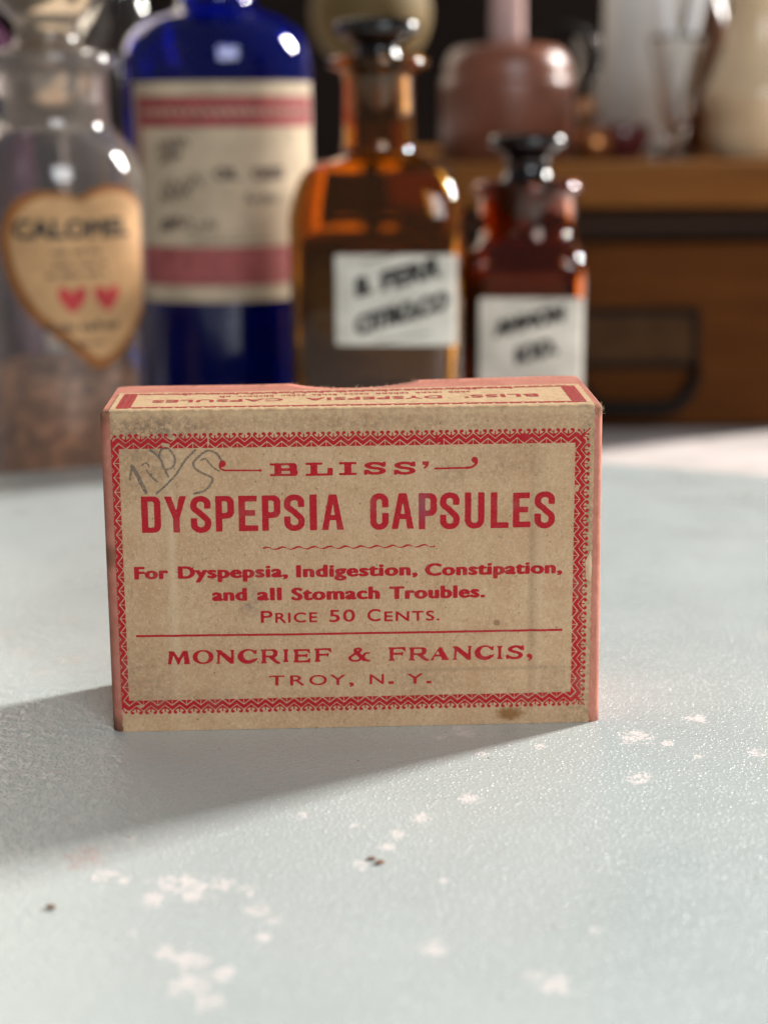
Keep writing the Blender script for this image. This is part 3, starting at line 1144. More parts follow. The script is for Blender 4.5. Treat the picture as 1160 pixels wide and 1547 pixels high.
def disp(u, v):
    """outward relief of the front of the carton in mm"""
    u = np.asarray(u, float); v = np.asarray(v, float)
    bow = .28 * np.clip(1 - (u / 32) ** 2, 0, 1) * np.clip(np.sin(np.pi * v / 43.67), 0, 1)
    win = np.clip((v - 3) / 4, 0, 1) * np.clip((40 - v) / 4, 0, 1)
    uc = 23.6 + .012 * (v - 20)
    cr = (-.11 * np.exp(-((u - uc) / .5) ** 2) + .095 * np.exp(-((u - uc - 1.1) / .7) ** 2)) * win
    ul = -24.2 - .01 * (v - 20)
    cl = (.08 * np.exp(-((u - ul) / .55) ** 2) - .025 * np.exp(-((u - ul + 1.1) / .7) ** 2)) * win
    wu = np.clip((u + 5) / 10, 0, 1)
    hz = (.025 * np.exp(-((v - 7.9) / .4) ** 2) + .02 * np.exp(-((v - 35.2) / .4) ** 2)) * wu
    wv = .035 * np.sin(u * .33 + 1.2) * np.sin(v * .29 + .4) + .010 * np.sin(u * .9 + v * .4)
    edge = np.clip((31.5 - np.abs(u)) / 1.2, 0, 1) * np.clip((v - .2) / 1.5, 0, 1) * np.clip((43.2 - v) / 1.5, 0, 1)
    return (bow + cr + cl + hz + wv) * edge


OFF = .10       # label stands this far proud of the carton
RF = .62


def front_map(p, lift=0.0):
    u, v = p[:, 0], p[:, 1]
    return np.c_[u, -(OFF + lift) - disp(u, v), v] * MM


def top_map(p, raise_=0.0):
    return np.c_[p[:, 0], p[:, 1], BOX_H + OFF + raise_ + lift(p[:, 0], p[:, 1])] * MM


def label_mesh():
    vl = list(np.linspace(.03, BOX_H - RF, 96))
    secs = [('f', v) for v in vl] + [('a', a) for a in np.linspace(0, math.pi / 2, 8)[1:-1]] + [('t', t) for t in np.linspace(RF, 14.4, 22)]
    us = np.linspace(-31.62, 31.45, 170)
    vs, fs = [], []
    for r_, (k, s) in enumerate(secs):
        for i, u in enumerate(us):
            uu = u
            ragged = .06 * math.sin(s * 3.1 + r_ * .7) + .05 * math.sin(r_ * 1.9)
            if i in (0, len(us) - 1):
                uu = u + ragged
            if k == 'f':
                d = float(disp(u, s))
                p = (uu, -OFF - d, s)
            elif k == 'a':
                wob = .03 * math.sin(u * 2.3) + .02 * math.sin(u * 5.1)
                R = RF + OFF + wob
                p = (uu, RF - R * math.cos(s), BOX_H - RF + R * math.sin(s))
            else:
                sag = 0.0
                tt_ = s + (.12 * math.sin(u * .9) + .07 * math.sin(u * 2.7) if s > 14.3 else 0)
                p = (uu, tt_, BOX_H + OFF + float(lift(uu, tt_)))
            # wrap the side edges round the carton corners
            if abs(u) > 31.15:
                e = abs(u) - 31.15
                if k != 't':
                    p = (p[0], p[1] + e * e * .75, p[2])
            vs.append((p[0] * MM, p[1] * MM, p[2] * MM))
    n = len(us)
    for r_ in range(len(secs) - 1):
        for i in range(n - 1):
            a = r_ * n + i
            fs.append((a, a + 1, a + n + 1, a + n))
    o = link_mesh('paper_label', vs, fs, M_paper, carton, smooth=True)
    return o


label = label_mesh()

# ---- printing on the front
cv = Canvas(-32.5, 32.5, 0, 44)
HEAD = [('D', -27.88, -25.36, 27.55, 32.44), ('Y', -24.89, -21.99, 27.54, 32.43), ('S', -21.49, -18.81, 27.44, 32.42), ('P', -18.22, -15.79, 27.61, 32.37), ('E', -15.22, -12.7, 27.6, 32.37), ('P', -12.15, -9.73, 27.6, 32.37), ('S', -9.29, -6.58, 27.52, 32.45), ('I', -5.95, -4.98, 27.58, 32.41), ('A', -4.35, -1.48, 27.61, 32.37),
        ('C', 1.99, 4.43, 27.5, 32.42), ('A', 4.79, 7.74, 27.58, 32.39), ('P', 8.38, 10.79, 27.49, 32.35), ('S', 11.17, 13.79, 27.39, 32.4), ('U', 14.45, 17.05, 27.44, 32.35), ('L', 17.89, 20.26, 27.46, 32.29), ('E', 20.83, 23.16, 27.5, 32.2), ('S', 23.68, 26.4, 27.3, 32.33)]
MON = [('M', -25.3, -22.16, 9.43, 11.29), ('O', -21.84, -19.02, 9.42, 11.36), ('N', -18.81, -16.22, 9.41, 11.35), ('C', -15.85, -13.11, 9.35, 11.38), ('R', -12.85, -10.17, 9.35, 11.32), ('I', -9.87, -8.98, 9.47, 11.28), ('E', -8.56, -6.13, 9.38, 11.25), ('F', -5.75, -3.3, 9.42, 11.32), ('&', -1.2, 1.78, 9.32, 11.27),
       ('F', 4.16, 6.64, 9.36, 11.26), ('R', 6.94, 9.76, 9.34, 11.2), ('A', 9.76, 12.52, 9.33, 11.19), ('N', 12.83, 15.52, 9.32, 11.25), ('C', 15.86, 18.59, 9.23, 11.26), ('I', 18.79, 19.71, 9.31, 11.17), ('S', 20.04, 22.64, 9.22, 11.22), (',', 22.84, 23.81, 8.95, 9.97)]
BLISS = [('B', -11.01, -7.37, 34.9, 36.62), ('L', -6.38, -2.81, 34.88, 36.64), ('I', -2.02, 0.29, 34.91, 36.64), ('S', 1.18, 4.21, 34.9, 36.62), ('S', 5.08, 8.08, 34.86, 36.61), ("'", 8.89, 9.73, 35.55, 36.61)]
for ch, a, b_, c_, d_ in HEAD:
    g = Canvas(a - .5, b_ + .5, c_ - .5, d_ + .5)
    g.x0 = cv.x0 + round((g.x0 - cv.x0) * HI) / HI
    g.y0 = cv.y0 + round((g.y0 - cv.y0) * HI) / HI
    grot(g, ch, a, b_, c_, d_)
    i0, j0 = int(round((g.x0 - cv.x0) * HI)), int(round((g.y0 - cv.y0) * HI))
    cv.a[j0:j0 + g.ny, i0:i0 + g.nx] |= g.a
for L_, fn in ((MON, latin), (BLISS, slab)):
    for ch, a, b_, c_, d_ in L_:
        g = Canvas(a - .5, b_ + .5, c_ - .5, d_ + .5)
        g.x0 = cv.x0 + round((g.x0 - cv.x0) * HI) / HI
        g.y0 = cv.y0 + round((g.y0 - cv.y0) * HI) / HI
        fn(g, ch, a, b_, c_, d_)
        i0, j0 = int(round((g.x0 - cv.x0) * HI)), int(round((g.y0 - cv.y0) * HI))
        cv.a[j0:j0 + g.ny, i0:i0 + g.nx] |= g.a
BB = (.185, .068)
for tx, a, b_, y in (('For', -29.15, -24.63, 21.25), ('Dyspepsia,', -23.41, -8.89, 21.25), ('Indigestion,', -7.86, 8.23, 21.2), ('Constipation,', 9.18, 27.52, 21.1)):
    set_text(cv, tx, a, b_, y, 1.72, BB, 1.10)
for tx, a, b_, y in (('and', -19.04, -14.38, 18.12), ('all', -13.11, -9.79, 18.1), ('Stomach', -8.56, 3.2, 18.05), ('Troubles.', 4.43, 17.28, 17.98)):
    set_text(cv, tx, a, b_, y, 1.76, BB, 1.10)
B3 = (.055, .05)
set_text(cv, 'P', -12.67, -11.05, 14.98, 1.72, B3)
set_text(cv, 'RICE', -10.75, -5.12, 14.98, 1.42, B3, 1.12)
set_text(cv, '50', -3.59, -.12, 14.95, 1.72, B3, 1.1)
set_text(cv, 'C', 1.49, 3.3, 14.94, 1.72, B3)
set_text(cv, 'ENTS.', 3.75, 11.18, 14.9, 1.42, B3, 1.12)
B4 = (.05, .02)
for ch, a, b_, c_, d_ in [('T', -11.77, -9.58, 6.15, 7.59), ('R', -8.94, -6.94, 6.14, 7.58), ('O', -6.39, -3.97, 6.12, 7.57), ('Y', -3.61, -1.39, 6.07, 7.56), ('N', 1.73, 3.69, 6.1, 7.55), ('Y', 6.72, 8.99, 6.06, 7.49)]:
    set_text(cv, ch, a, b_, c_, d_ - c_, B4)
cv.poly(rrect(4.28, 6.09, 5.01, 6.48, (.1,) * 4)); cv.poly(rrect(9.37, 6.05, 10.07, 6.42, (.1,) * 4))
cv.disc(-.72, 6.25, .3, .19); cv.stroke(spline([(-.46, 6.28), (-.5, 6.02), (-.95, 5.84)], 4), .2, .16)
# rules, flourishes
cv.stroke(spline([(-29.23, 13.46), (-10, 13.36), (10, 13.30), (27.66, 13.23)], 6), .3, .30)
cv.stroke([(-16.9, 35.76), (-12.2, 35.70)], .22, .22, round_ends=True)
cv.stroke(spline([(-16.7, 35.75), (-17.2, 35.85), (-17.55, 36.25), (-17.45, 36.7)], 6), .22, .22)
cv.disc(-17.15, 36.65, .44, .46)
cv.disc(-12.25, 35.7, .18, .19)
cv.stroke([(10.55, 35.62), (14.8, 35.64)], .24, .24, round_ends=True)
cv.stroke(spline([(14.6, 35.64), (15.4, 35.75), (15.95, 36.2), (16.0, 36.65)], 6), .30, .30)
cv.disc(15.72, 36.68, .42, .42)
xs = np.linspace(-12.17, 10.55, 240)
per = 2.07
for i in range(len(xs) - 1):
    ph = ((xs[i] + 12.17) / per) % 1.0
    y1 = 25.22 + .15 * math.sin(2 * math.pi * ph)
    thk = .09 + .17 * (0.5 + .5 * math.sin(2 * math.pi * ph + 1.0))
    cv.poly([(xs[i], y1 - thk / 2), (xs[i + 1] + .02, y1 - thk / 2), (xs[i + 1] + .02, y1 + thk / 2), (xs[i], y1 + thk / 2)])
print_obj('printed_lettering', cv, lambda p: front_map(p, .022), M_ink, label, 1.3, .22)

# ---- printed border: zigzag with scrolls
bc = Canvas(-32.5, 32.5, 0, 44)
BH = 1.92


def motif(cv, org, ex, ey, p, flip_slit=True, scrolls=True, k=0):
    """one unit: org at the inner edge centre, ex along, ey outward, p period"""
    org, ex, ey = map(lambda q: np.array(q, float), (org, ex, ey))
    H_ = BH
    g = lambda a, h: tuple(org + ex * a * p + ey * h * H_)
    e = .012
    # zigzag band
    cv.poly([g(-.5 - e, .44), g(0, .03), g(.5 + e, .44), g(.5 + e, .75), g(0, .34), g(-.5 - e, .75)])
    # triangles between the zigzag and the inner edge, slit in the middle
    for s in (-1, 1):
        cv.poly([g(s * .478, -.01), g(s * .065, -.01), g(s * .478, .335)])
    if scrolls:
        for s in (-1, 1):
            pts = spline([g(0, .47), g(s * .13, .58), g(s * .28, .70), g(s * .375, .82), g(s * .36, .93), g(s * .27, .97), g(s * .20, .93)], 4)
            cv.stroke(pts, .20, .20, round_ends=True)
            c = g(s * .255, .915)
            cv.disc(c[0], c[1], .205, .185)
        cv.stroke([g(0, .47), g(0, .86)], .17, .17, round_ends=True)
        cv.poly([g(-.16, .68), g(0, .46), g(.16, .68), g(0, .60)])


def run(a, b, out, n, scrolls=True):
    a, b = np.array(a, float), np.array(b, float)
    L = np.linalg.norm(b - a)
    ex = (b - a) / L
    p = L / n
    for i in range(n):
        motif(bc, a + ex * p * (i + .5), ex, out, p, True, scrolls, i)


UL, UR_, VB, VT = -30.5, 28.95, 4.40, 38.78
run((UL, VT), (UR_, VT), (0, 1), 31)
run((UL, VB), (UR_, VB), (0, -1), 31)
run((UR_, VB), (UR_, VT), (1, 0), 18)
run((UL, VB), (UL, VT), (-1, 0), 18)
for (cx_, cy_, sx, sy) in ((UR_, VT, 1, 1), (UR_, VB, 1, -1), (UL, VT, -1, 1), (UL, VB, -1, -1)):
    q = lambda a, b_: (cx_ + sx * a * BH, cy_ + sy * b_ * BH)
    bc.poly([q(-.02, .45), q(.45, -.02), q(.72, -.02), q(.72, .14), q(.14, .72), q(-.02, .72)])
    bc.poly([q(0, 0), q(.3, 0), q(0, .3)])
    bc.stroke([q(.42, .42), q(.66, .66)], .34, .34)
    bc.stroke([q(.62, .62), q(1.0, 1.0)], .16, .16, round_ends=True)
    for f in (lambda a, b_: q(a, b_), lambda a, b_: q(b_, a)):
        bc.stroke(spline([f(.45, .55), f(.36, .78), f(.20, .93)], 4), .14, .14)
        bc.disc(*f(.22, .86), .19)
        bc.disc(*f(.88, .58), .15)
        bc.stroke([f(.6, .6), f(.88, .56)], .11)
# the label's edges trim the border; a few worn gaps
bc.a[:, :int((-31.45 + 32.5) * HI)] = False
for (x, y, rx, ry) in ((-18.9, 39.9, .10, 1.0), (-24.4, 39.2, .55, .25), (-23.6, 40.2, .5, .3), (-29.0, 3.6, .5, .22), (29.25, 32.6, .28, .42), (-26.9, 40.6, .6, .2)):
    bc.disc(x, y, rx, ry, True)
for (x, y, rx, ry) in ((22.2, 39.6, .75, .5), (11.0, 39.4, .6, .3)):
    bc.disc(x, y, rx, ry)
print_obj('printed_border', bc, lambda p: front_map(p, .022), M_ink, label, 1.0, .22)

# ---- pencil note
pc = Canvas(-32, -14, 31, 40)
for pts, t in (([(-29.19, 34.68), (-28.95, 35.9), (-28.82, 36.5)], .22), ([(-28.82, 36.5), (-28.26, 35.42), (-27.75, 34.3), (-27.18, 32.99)], .42),
               ([(-26.4, 38.6), (-25.24, 37.5), (-24.7, 36.13), (-24.22, 35.06)], .26), ([(-25.23, 37.95), (-24.98, 38.63), (-24.17, 38.77), (-23.46, 37.93), (-23.27, 37.02), (-23.66, 36.27), (-24.41, 35.98)], .22),
               ([(-20.64, 38.49), (-21.86, 37.3), (-22.79, 35.95), (-23.56, 34.9), (-25.86, 32.73)], .24),
               ([(-17.28, 37.08), (-17.85, 37.99), (-18.87, 38.39), (-19.77, 38.02), (-20.83, 36.98), (-20.85, 36.38), (-20.13, 35.61), (-18.53, 34.75), (-19.01, 33.61), (-19.77, 33.02), (-20.96, 32.73)], .25),
               ([(-19.94, 37.12), (-19.34, 37.34), (-18.77, 36.65), (-18.2, 36.03), (-17.61, 35.72)], .20),
               ([(-27.0, 36.0), (-26.5, 35.2), (-25.9, 34.6)], .18), ([(-26.4, 35.4), (-26.2, 34.8), (-25.6, 34.4)], .16), ([(-27.6, 36.6), (-27.0, 36.9), (-26.6, 36.4)], .16)):
    pc.stroke(spline(pts, 6), t * 1.2, t * 1.2, round_ends=True)
print_obj('pencil_note', pc, lambda p: front_map(p, .036), M_pencil, label, 1.0, .5)

# ---- printing on the top, upside down as seen from the front
tc = Canvas(-32.5, 32.5, 0, 16)
X0, X1, Y0, Y1 = -30.9, 30.7, 1.5, 13.6
for y, s in ((Y0, 1), (Y1, -1)):
    x = X0
    tc.poly(rrect(X0, y + s * .6 if s > 0 else y - 1.0, X1, y + 1.0 if s > 0 else y - .6))
    while x < X1 - 1.7:
        tc.disc(x + .45, y + s * .25, .34, .22)
        tc.disc(x + 1.35, y + s * .25, .34, .22)
        tc.poly([(x + .2, y + s * .6), (x + .9, y + s * .05), (x + 1.6, y + s * .6)])
        tc.poly([(x + .3, y + s * .62), (x + .48, y + s * .62), (x + .9, y + s * 1.0), (x + .74, y + s * 1.0)], True)
        x += 1.9
for xa, xb in ((X0, X0 + 1.9), (X1 - 1.9, X1)):
    tc.poly(rrect(xa, Y0 + .3, xb, Y1 - .3))
    y = Y0 + .8
    while y < Y1 - 1.2:
        for q in range(2):
            tc.stroke([(xa + .3 + q * .8, y), (xa + .75 + q * .8, y + .5), (xa + .3 + q * .8, y + 1.0)], .13, .13, True)
        y += 1.25
# lines of type are built upright and then turned half round
ty = Canvas(-32.5, 32.5, 0, 16)
mid = 7.3
set_text(ty, "BLISS'", -24.9, -15.0, 2 * mid - 5.6 - 1.0, 2.1, (.10, .08), 1.1)
set_text(ty, 'DYSPEPSIA', -12.0, 6.2, 2 * mid - 5.6 - 1.0, 2.1, (.10, .08), 1.1)
set_text(ty, 'CAPSULES', 9.2, 26.6, 2 * mid - 5.6 - 1.0, 2.1, (.10, .08), 1.1)


def unread(cv_, xa, xb, y, h):
    """a line of small type worn past reading"""
    x = xa
    while x < xb:
        wl_ = random.uniform(2.0, 5.0)
        e = min(x + wl_, xb)
        while x < e:
            lw = random.uniform(.45, .8)
            hh = h * random.choice((.7, .7, .7, 1.0))
            cv_.poly(rrect(x, y, x + lw * .38, y + hh)); cv_.poly(rrect(x + lw * .6, y, x + lw * .85, y + hh * .8))
            if random.random() < .6:
                cv_.poly(rrect(x, y + hh * .5, x + lw * .8, y + hh * .75))
            x += lw + .12
        x += .8
    return


unread(ty, -16, 17.5, 2 * mid - 8.9 - .6, 1.5)
unread(ty, -22, 24, 2 * mid - 11.6 - .2, 1.5)
tc.a |= ty.a[::-1, ::-1] if ty.a.shape == tc.a.shape else False
print_obj('printed_top_panel', tc, lambda p: top_map(p, .03), ink_material('worn_red_ink', (.38, .05, .05), .3), label, .9, .3)

# ---- frayed fibres on torn edges
M_fibre = simple('frayed_paper', (.62, .42, .27), .9, .1)


def tuft(n, base, tip, rad):
    bm = bmesh.new()
    for i in range(n):
        p = Vector(base())
        q = p + Vector(tip())
        mdl = (p + q) / 2 + Vector((random.uniform(-.08, .08), 0, random.uniform(-.08, .08)))
        tube(bm, [p * MM, mdl * MM, q * MM], rad * MM, 4)
    from_bm('frayed_fibres', bm, M_fibre, carton)


ru = random.uniform


def notch_base():
    u = ru(NOT_A + .1, NOT_B - .1)
    return (u, BOX_D - notch(u), BOX_H + float(lift(u, BOX_D - notch(u))) - ru(0, .4))


tuft(90, notch_base, lambda: (ru(-.35, .35), ru(.05, .55), ru(-.1, .35)), .022)
tuft(60, lambda: (32.2 + ru(-.7, .25), ru(-.05, .9), BOX_H - ru(-.02, 1.4)), lambda: (ru(-.05, .45), ru(-.25, .15), ru(-.1, .4)), .02)
tuft(25, lambda: (-32.0 + ru(-.3, .4), ru(-.05, .6), BOX_H - ru(0, 1.0)), lambda: (ru(-.25, .1), ru(-.2, .1), ru(-.05, .25)), .02)
# a lifted paper tear on the right edge
bm = bmesh.new()
tear = [(30.55, 22.6), (31.2, 24.2), (31.5, 22.0), (31.3, 19.9), (30.7, 20.2)]
for k, (dz) in enumerate((.10, .26)):
    pass
vsb = [bm.verts.new(Vector((x, -(OFF + .06 + .22 * (i % 2)), z)) * MM) for i, (x, z) in enumerate(tear)]
vc = bm.verts.new(Vector((31.05, -(OFF + .30), 21.6)) * MM)
for i in range(len(vsb)):
    bm.faces.new((vsb[i], vsb[(i + 1) % len(vsb)], vc))
from_bm('torn_flap', bm, M_fibre, carton)


# ------------------------------------------------------------------ crumbs on the table
def crumb(x, y, r, label, col):
    bm = bmesh.new()
    bmesh.ops.create_icosphere(bm, subdivisions=2, radius=r)
    for v in bm.verts:
        v.co *= 1 + random.uniform(-.42, .42)
        v.co.z *= .4
        v.co.x *= 1.3
    o = from_bm('crumb', bm, simple('crumb', col, .8, .2), None, False)
    o.location = (x, y, r * .45)
    tag(o, label, 'crumb', 'crumbs lying on the table')


crumb(-.0312, -.0542, .00042, 'tiny dark brown crumb on the table near the front left', (.20, .095, .05))
crumb(.0022, -.0425, .00034, 'small brown crumb on the table in front of the carton, beside another', (.24, .14, .095))
crumb(.0031, -.0436, .0004, 'reddish brown crumb touching a white chip below the middle of the carton', (.27, .14, .09))


# ------------------------------------------------------------------ bottles
def cyl_map(R, cxx=0.0, cyy=0.0, lift=.0002):
    """label sheet coordinates (mm along, mm up) laid on a cylinder facing the camera side"""
    def f(p, extra=0.0):
        rr = R + lift + extra
        a = -math.pi / 2 + p[:, 0] * MM / R
        return np.c_[cxx + rr * np.cos(a), cyy + rr * np.sin(a), p[:, 1] * MM]
    return f


def rsq(t, q):
    """rounded square: radius factor blended from a circle (q=0) to a square (q=1)"""
    c, s = abs(math.cos(t)), abs(math.sin(t))
    e = 2 + 6.5 * q
    return (c ** e + s ** e) ** (-1 / e)


def face_cam(x, y):
    return math.atan2(x - CAM.x, -(CAM.y - y)) * -1.0


Z0 = COUNTER_Z
# --- clear jar with the heart label
jx, jy = -.0775, .215
jar = thing('glass_jar', 'clear stoppered glass jar with orange heart label and brown powder inside', 'jar', (jx, jy, Z0), face_cam(jx, jy))
h = lambda z: z - Z0
R = .0220
prof = [(0, 0), (.018, 0), (.0212, .001), (R, .004), (R, h(.0620))] + smooth_prof([(R, h(.0620)), (.0215, h(.0675)), (.0195, h(.0725)), (.0165, h(.0758)), (.0145, h(.0778)), (.0140, h(.0800))], 4)[1:] + \
    [(.0140, h(.0905)), (.0148, h(.0915)), (.0166, h(.0922)), (.0171, h(.0938)), (.0165, h(.0952)), (.0145, h(.0956))]
lathe('jar_body', shell(prof, .0022, .003), M_jar, jar)
lathe('powder', [(0, .0034), (.0190, .0034), (.0195, .006), (.0195, h(.0160)), (.0160, h(.0185)), (.009, h(.0170)), (.004, h(.0200)), (0, h(.0192))],
      simple('brown_powder', (.52, .26, .13), .9, .1, scale=260, var=.55, bump=.002), jar)
stop_o = [(0, h(.0780)), (.0105, h(.0780)), (.0118, h(.0940)), (.0122, h(.0962)), (.0085, h(.0975)), (.0076, h(.0992)), (.0080, h(.1030)), (.0125, h(.1075)), (.0150, h(.1120)), (.0130, h(.1170)), (.0070, h(.1200)), (0, h(.1206))]
lathe('stopper', stop_o, M_frost, jar)
hc = Canvas(-25, 25, 10, 110, 20)
t = np.linspace(0, 1, 40)
hx0, hz0, hz1 = 0.3, h(.0205) * 1000, h(.0645) * 1000


def heart(cx_, zb, zt, hw, n=60):
    """heart outline: two lobes at the top and a long point"""
    P = []
    H_ = zt - zb
    for i in range(n):
        a = 2 * math.pi * i / n
        x = math.sin(a) ** 3
        x = math.copysign(abs(math.sin(a)) ** 1.7, math.sin(a))
        y = (13 * math.cos(a) - 5 * math.cos(2 * a) - 2 * math.cos(3 * a) - math.cos(4 * a))
        P.append((cx_ + hw * x, zb + (y + 17) / 29.2 * H_ if False else zb + (y + 17) / 29.0 * H_))
    return np.array(P)


SPAN = 24.5
HEART = [(330, 70), (470, 78), (560, 95), (610, 118), (665, 92), (760, 55), (860, 42), (980, 80), (1070, 190), (1118, 330), (1135, 500), (1125, 680), (1095, 850), (1040, 1010), (960, 1150), (860, 1265), (760, 1335),
         (690, 1335), (600, 1260), (470, 1150), (340, 1040), (225, 930), (130, 770), (70, 600), (48, 430), (70, 300), (130, 180), (220, 105)]


def heart_label(shrink=0.0):
    P = []
    for px, py in HEART:
        x = (px * .198 - 90.0) / 132.0
        P.append((R * 1000 * math.asin(max(-.985, min(.985, x))), hz1 - (py - 42) / (1335 - 42) * (hz1 - hz0)))
    P = np.array(spline(P + P[:1], 5))
    c = P.mean(0)
    return c + (P - c) * (1 - shrink)


hc.poly(heart_label())
jm = cyl_map(R)
print_obj('heart_label', hc, lambda p: jm(p), M_orangeedge, jar, 1.0)
hl = jar.children[-1]
hc2 = Canvas(-25, 25, 10, 110, 20)
hc2.poly(heart_label(.10) + np.array([.7, .3]))
print_obj('label_field', hc2, lambda p: jm(p, .00012), M_orange, hl, 1.0)
tcn = Canvas(-25, 25, 10, 110, 20)
set_text(tcn, 'CALOMEL', -10.5, 19.0, h(.0522) * 1000, 4.6, (.32, .25), 1.05)
for zz, a, b_ in ((.0484, -1.5, 11), (.0455, -1, 11.5), (.0430, -3, 12)):
    unread(tcn, a, b_, h(zz) * 1000, 1.5)
unread(tcn, -4, 14, h(.0300) * 1000, 2.6)
unread(tcn, 0, 10, h(.0265) * 1000, 1.6)
print_obj('label_lettering', tcn, lambda p: jm(p, .00022), M_dark, hl, .8)
ht = Canvas(-25, 25, 10, 110, 20)
for cxx in (2.9, 11.6):
    ht.poly(heart(cxx, h(.0345) * 1000, h(.0408) * 1000, 3.3))
print_obj('red_hearts', ht, lambda p: jm(p, .00022), M_heart, hl, .8)

# --- cobalt bottle
bx, by = -.0410, .265
blue = thing('blue_bottle', 'large cobalt blue glass bottle with cream and red pharmacy label', 'bottle', (bx, by, Z0), face_cam(bx, by))
R = .0258
prof = [(0, .0012), (.021, 0), (.0245, .0012), (R, .005), (R, h(.0925))] + smooth_prof([(R, h(.0925)), (.0253, h(.0975)), (.0232, h(.1022)), (.0185, h(.1060)), (.0130, h(.1082)), (.0103, h(.1105)), (.0100, h(.1140))], 5)[1:] + \
    [(.0100, h(.1330)), (.0125, h(.1345)), (.0150, h(.1360)), (.0150, h(.1385)), (.0125, h(.1395))]
lathe('bottle_body', shell(prof, .0020, .004), M_blue, blue)
lathe('stopper', [(0, h(.1250)), (.0072, h(.1250)), (.0078, h(.1400)), (.0120, h(.1420)), (.0150, h(.1480)), (.0135, h(.1540)), (0, h(.1560))], M_blue, blue)
lathe('liquid', [(0, .0046), (.0228, .0046), (.0235, .007), (.0235, h(.0235)), (0, h(.0235))], simple('dark_liquid', (.004, .004, .010), .5, .05), blue)
bmap = cyl_map(R)
lc = Canvas(-38, 38, 55, 125, 20)
z_ = lambda z: h(z) * 1000
lc.poly(rrect(-27, z_(.0320), 34, z_(.0893)))
print_obj('paper_label', lc, lambda p: bmap(p), M_creamlab, blue, .6)
bl_ = blue.children[-1]
bc2 = Canvas(-38, 38, 55, 125, 20)
bc2.poly(rrect(-25, z_(.0777), 32.5, z_(.0855)))
x = -23.5
while x < 31:      # reversed-out ornament in the band
    bc2.disc(x, z_(.0816), .55, .9, True)
    bc2.stroke([(x + .9, z_(.0800)), (x + 1.5, z_(.0832))], .3, .3, True)
    x += 2.6
bc2.poly(rrect(-25, z_(.0364), -23.6, z_(.0855)))
print_obj('red_band', bc2, lambda p: bmap(p, .0001), M_redband, bl_, .5)
bc3 = Canvas(-38, 38, 55, 125, 20)
bc3.poly(rrect(-23.4, z_(.0364), 32.5, z_(.0466)))
print_obj('pink_band', bc3, lambda p: bmap(p, .0001), M_pinkband, bl_, .5)
wc = Canvas(-38, 38, 55, 125, 20)


def scrawl(cv_, x0_, z0_, wd, ht_, n, t, slant=.25):
    pts = []
    for i in range(n):
        f = i / (n - 1)
        pts.append((x0_ + wd * f + random.uniform(-.3, .3), z0_ + wd * f * slant + (ht_ if i % 2 else 0) * random.uniform(.5, 1.1)))
    cv_.stroke(spline(pts, 4), t, t, round_ends=True)


for zz, wd in ((.0705, 8.5), (.0680, 7), (.0600, 12), (.0580, 9), (.0510, 5), (.0500, 9)):
    scrawl(wc, -17, z_(zz), wd, 3.2, 9, .7)
scrawl(wc, -9, z_(.0500), 8, 2.2, 8, .5)
set_text(wc, 'OIL', -1.5, 5.0, z_(.0640), 3.4, (.35, .28), 1.0)
set_text(wc, 'OREG', 8.5, 18.5, z_(.0640), 3.4, (.35, .28), 1.0)
scrawl(wc, 6.5, z_(.0580), 10, 2.2, 10, .6, .02)
unread(wc, -8, 14, z_(.0478), 1.0)
print_obj('handwriting', wc, lambda p: bmap(p, .0001), M_greyink, bl_, .8)


# --- square amber bottles
def square_bottle(x, y, hw, prof_, t, mat, label_txt, cat_label, labspec, rz, stopper, stmat, name, liquid):
    th = thing(name, cat_label, 'bottle', (x, y, Z0), rz, 'square amber reagent bottles')
    lathe('bottle_body', shell(prof_, t, .005), mat, th, n=96, shape=rsq)
    lathe('stopper', stopper, stmat, th)
    lv, lcol = liquid
    lathe('liquid', [(0, .0056), (hw * .86, .0056, 1), (hw * .885, .008, 1), (hw * .885, h(lv), 1), (0, h(lv), 1)], simple('dark_liquid', lcol, .5, .05), th, n=96, shape=rsq)
    (a, b_, zb, zt, words) = labspec
    q = 1.0
    # label wraps the rounded front of the square body
    N = 400
    tt_ = np.linspace(-math.pi, math.pi, 4001)
    rr = np.array([hw * rsq(k, q) for k in tt_])
    P = np.c_[rr * np.cos(tt_), rr * np.sin(tt_)]
    seg = np.r_[0, np.cumsum(np.linalg.norm(np.diff(P, axis=0), axis=1))]
    i0 = np.argmin(np.abs(tt_ + math.pi / 2))
    s0 = seg[i0]

    def mp(p, extra=0.0):
        s = s0 + p[:, 0] * MM
        xx = np.interp(s, seg, P[:, 0]); yy = np.interp(s, seg, P[:, 1])
        n = np.c_[xx, yy]
        e = 2 + 6.5 * q
        n = np.c_[np.sign(xx) * np.abs(xx / hw) ** (e - 1), np.sign(yy) * np.abs(yy / hw) ** (e - 1)]
        n /= np.linalg.norm(n, axis=1)[:, None]
        return np.c_[xx + n[:, 0] * (.0002 + extra), yy + n[:, 1] * (.0002 + extra), p[:, 1] * MM]
    lc_ = Canvas(-34, 34, 20, 110, 20)
    lc_.poly(rrect(a, zb, b_, zt, (.5,) * 4))
    print_obj('paper_label', lc_, lambda p: mp(p), M_whitelab, th, .6)
    lb = th.children[-1]
    wc_ = Canvas(-34, 34, 20, 110, 20)
    for tx, xa, xb, base, cap, rot in words:
        if tx == '-':
            wc_.stroke([(xa, base), (xb, base + (xb - xa) * math.tan(rot))], cap, cap)
        else:
            set_text(wc_, tx, xa, xb, base, cap, (.55, .4), 1.02, rot)
    print_obj('label_lettering', wc_, lambda p: mp(p, .0001), M_dark, lb, .8)
    return th


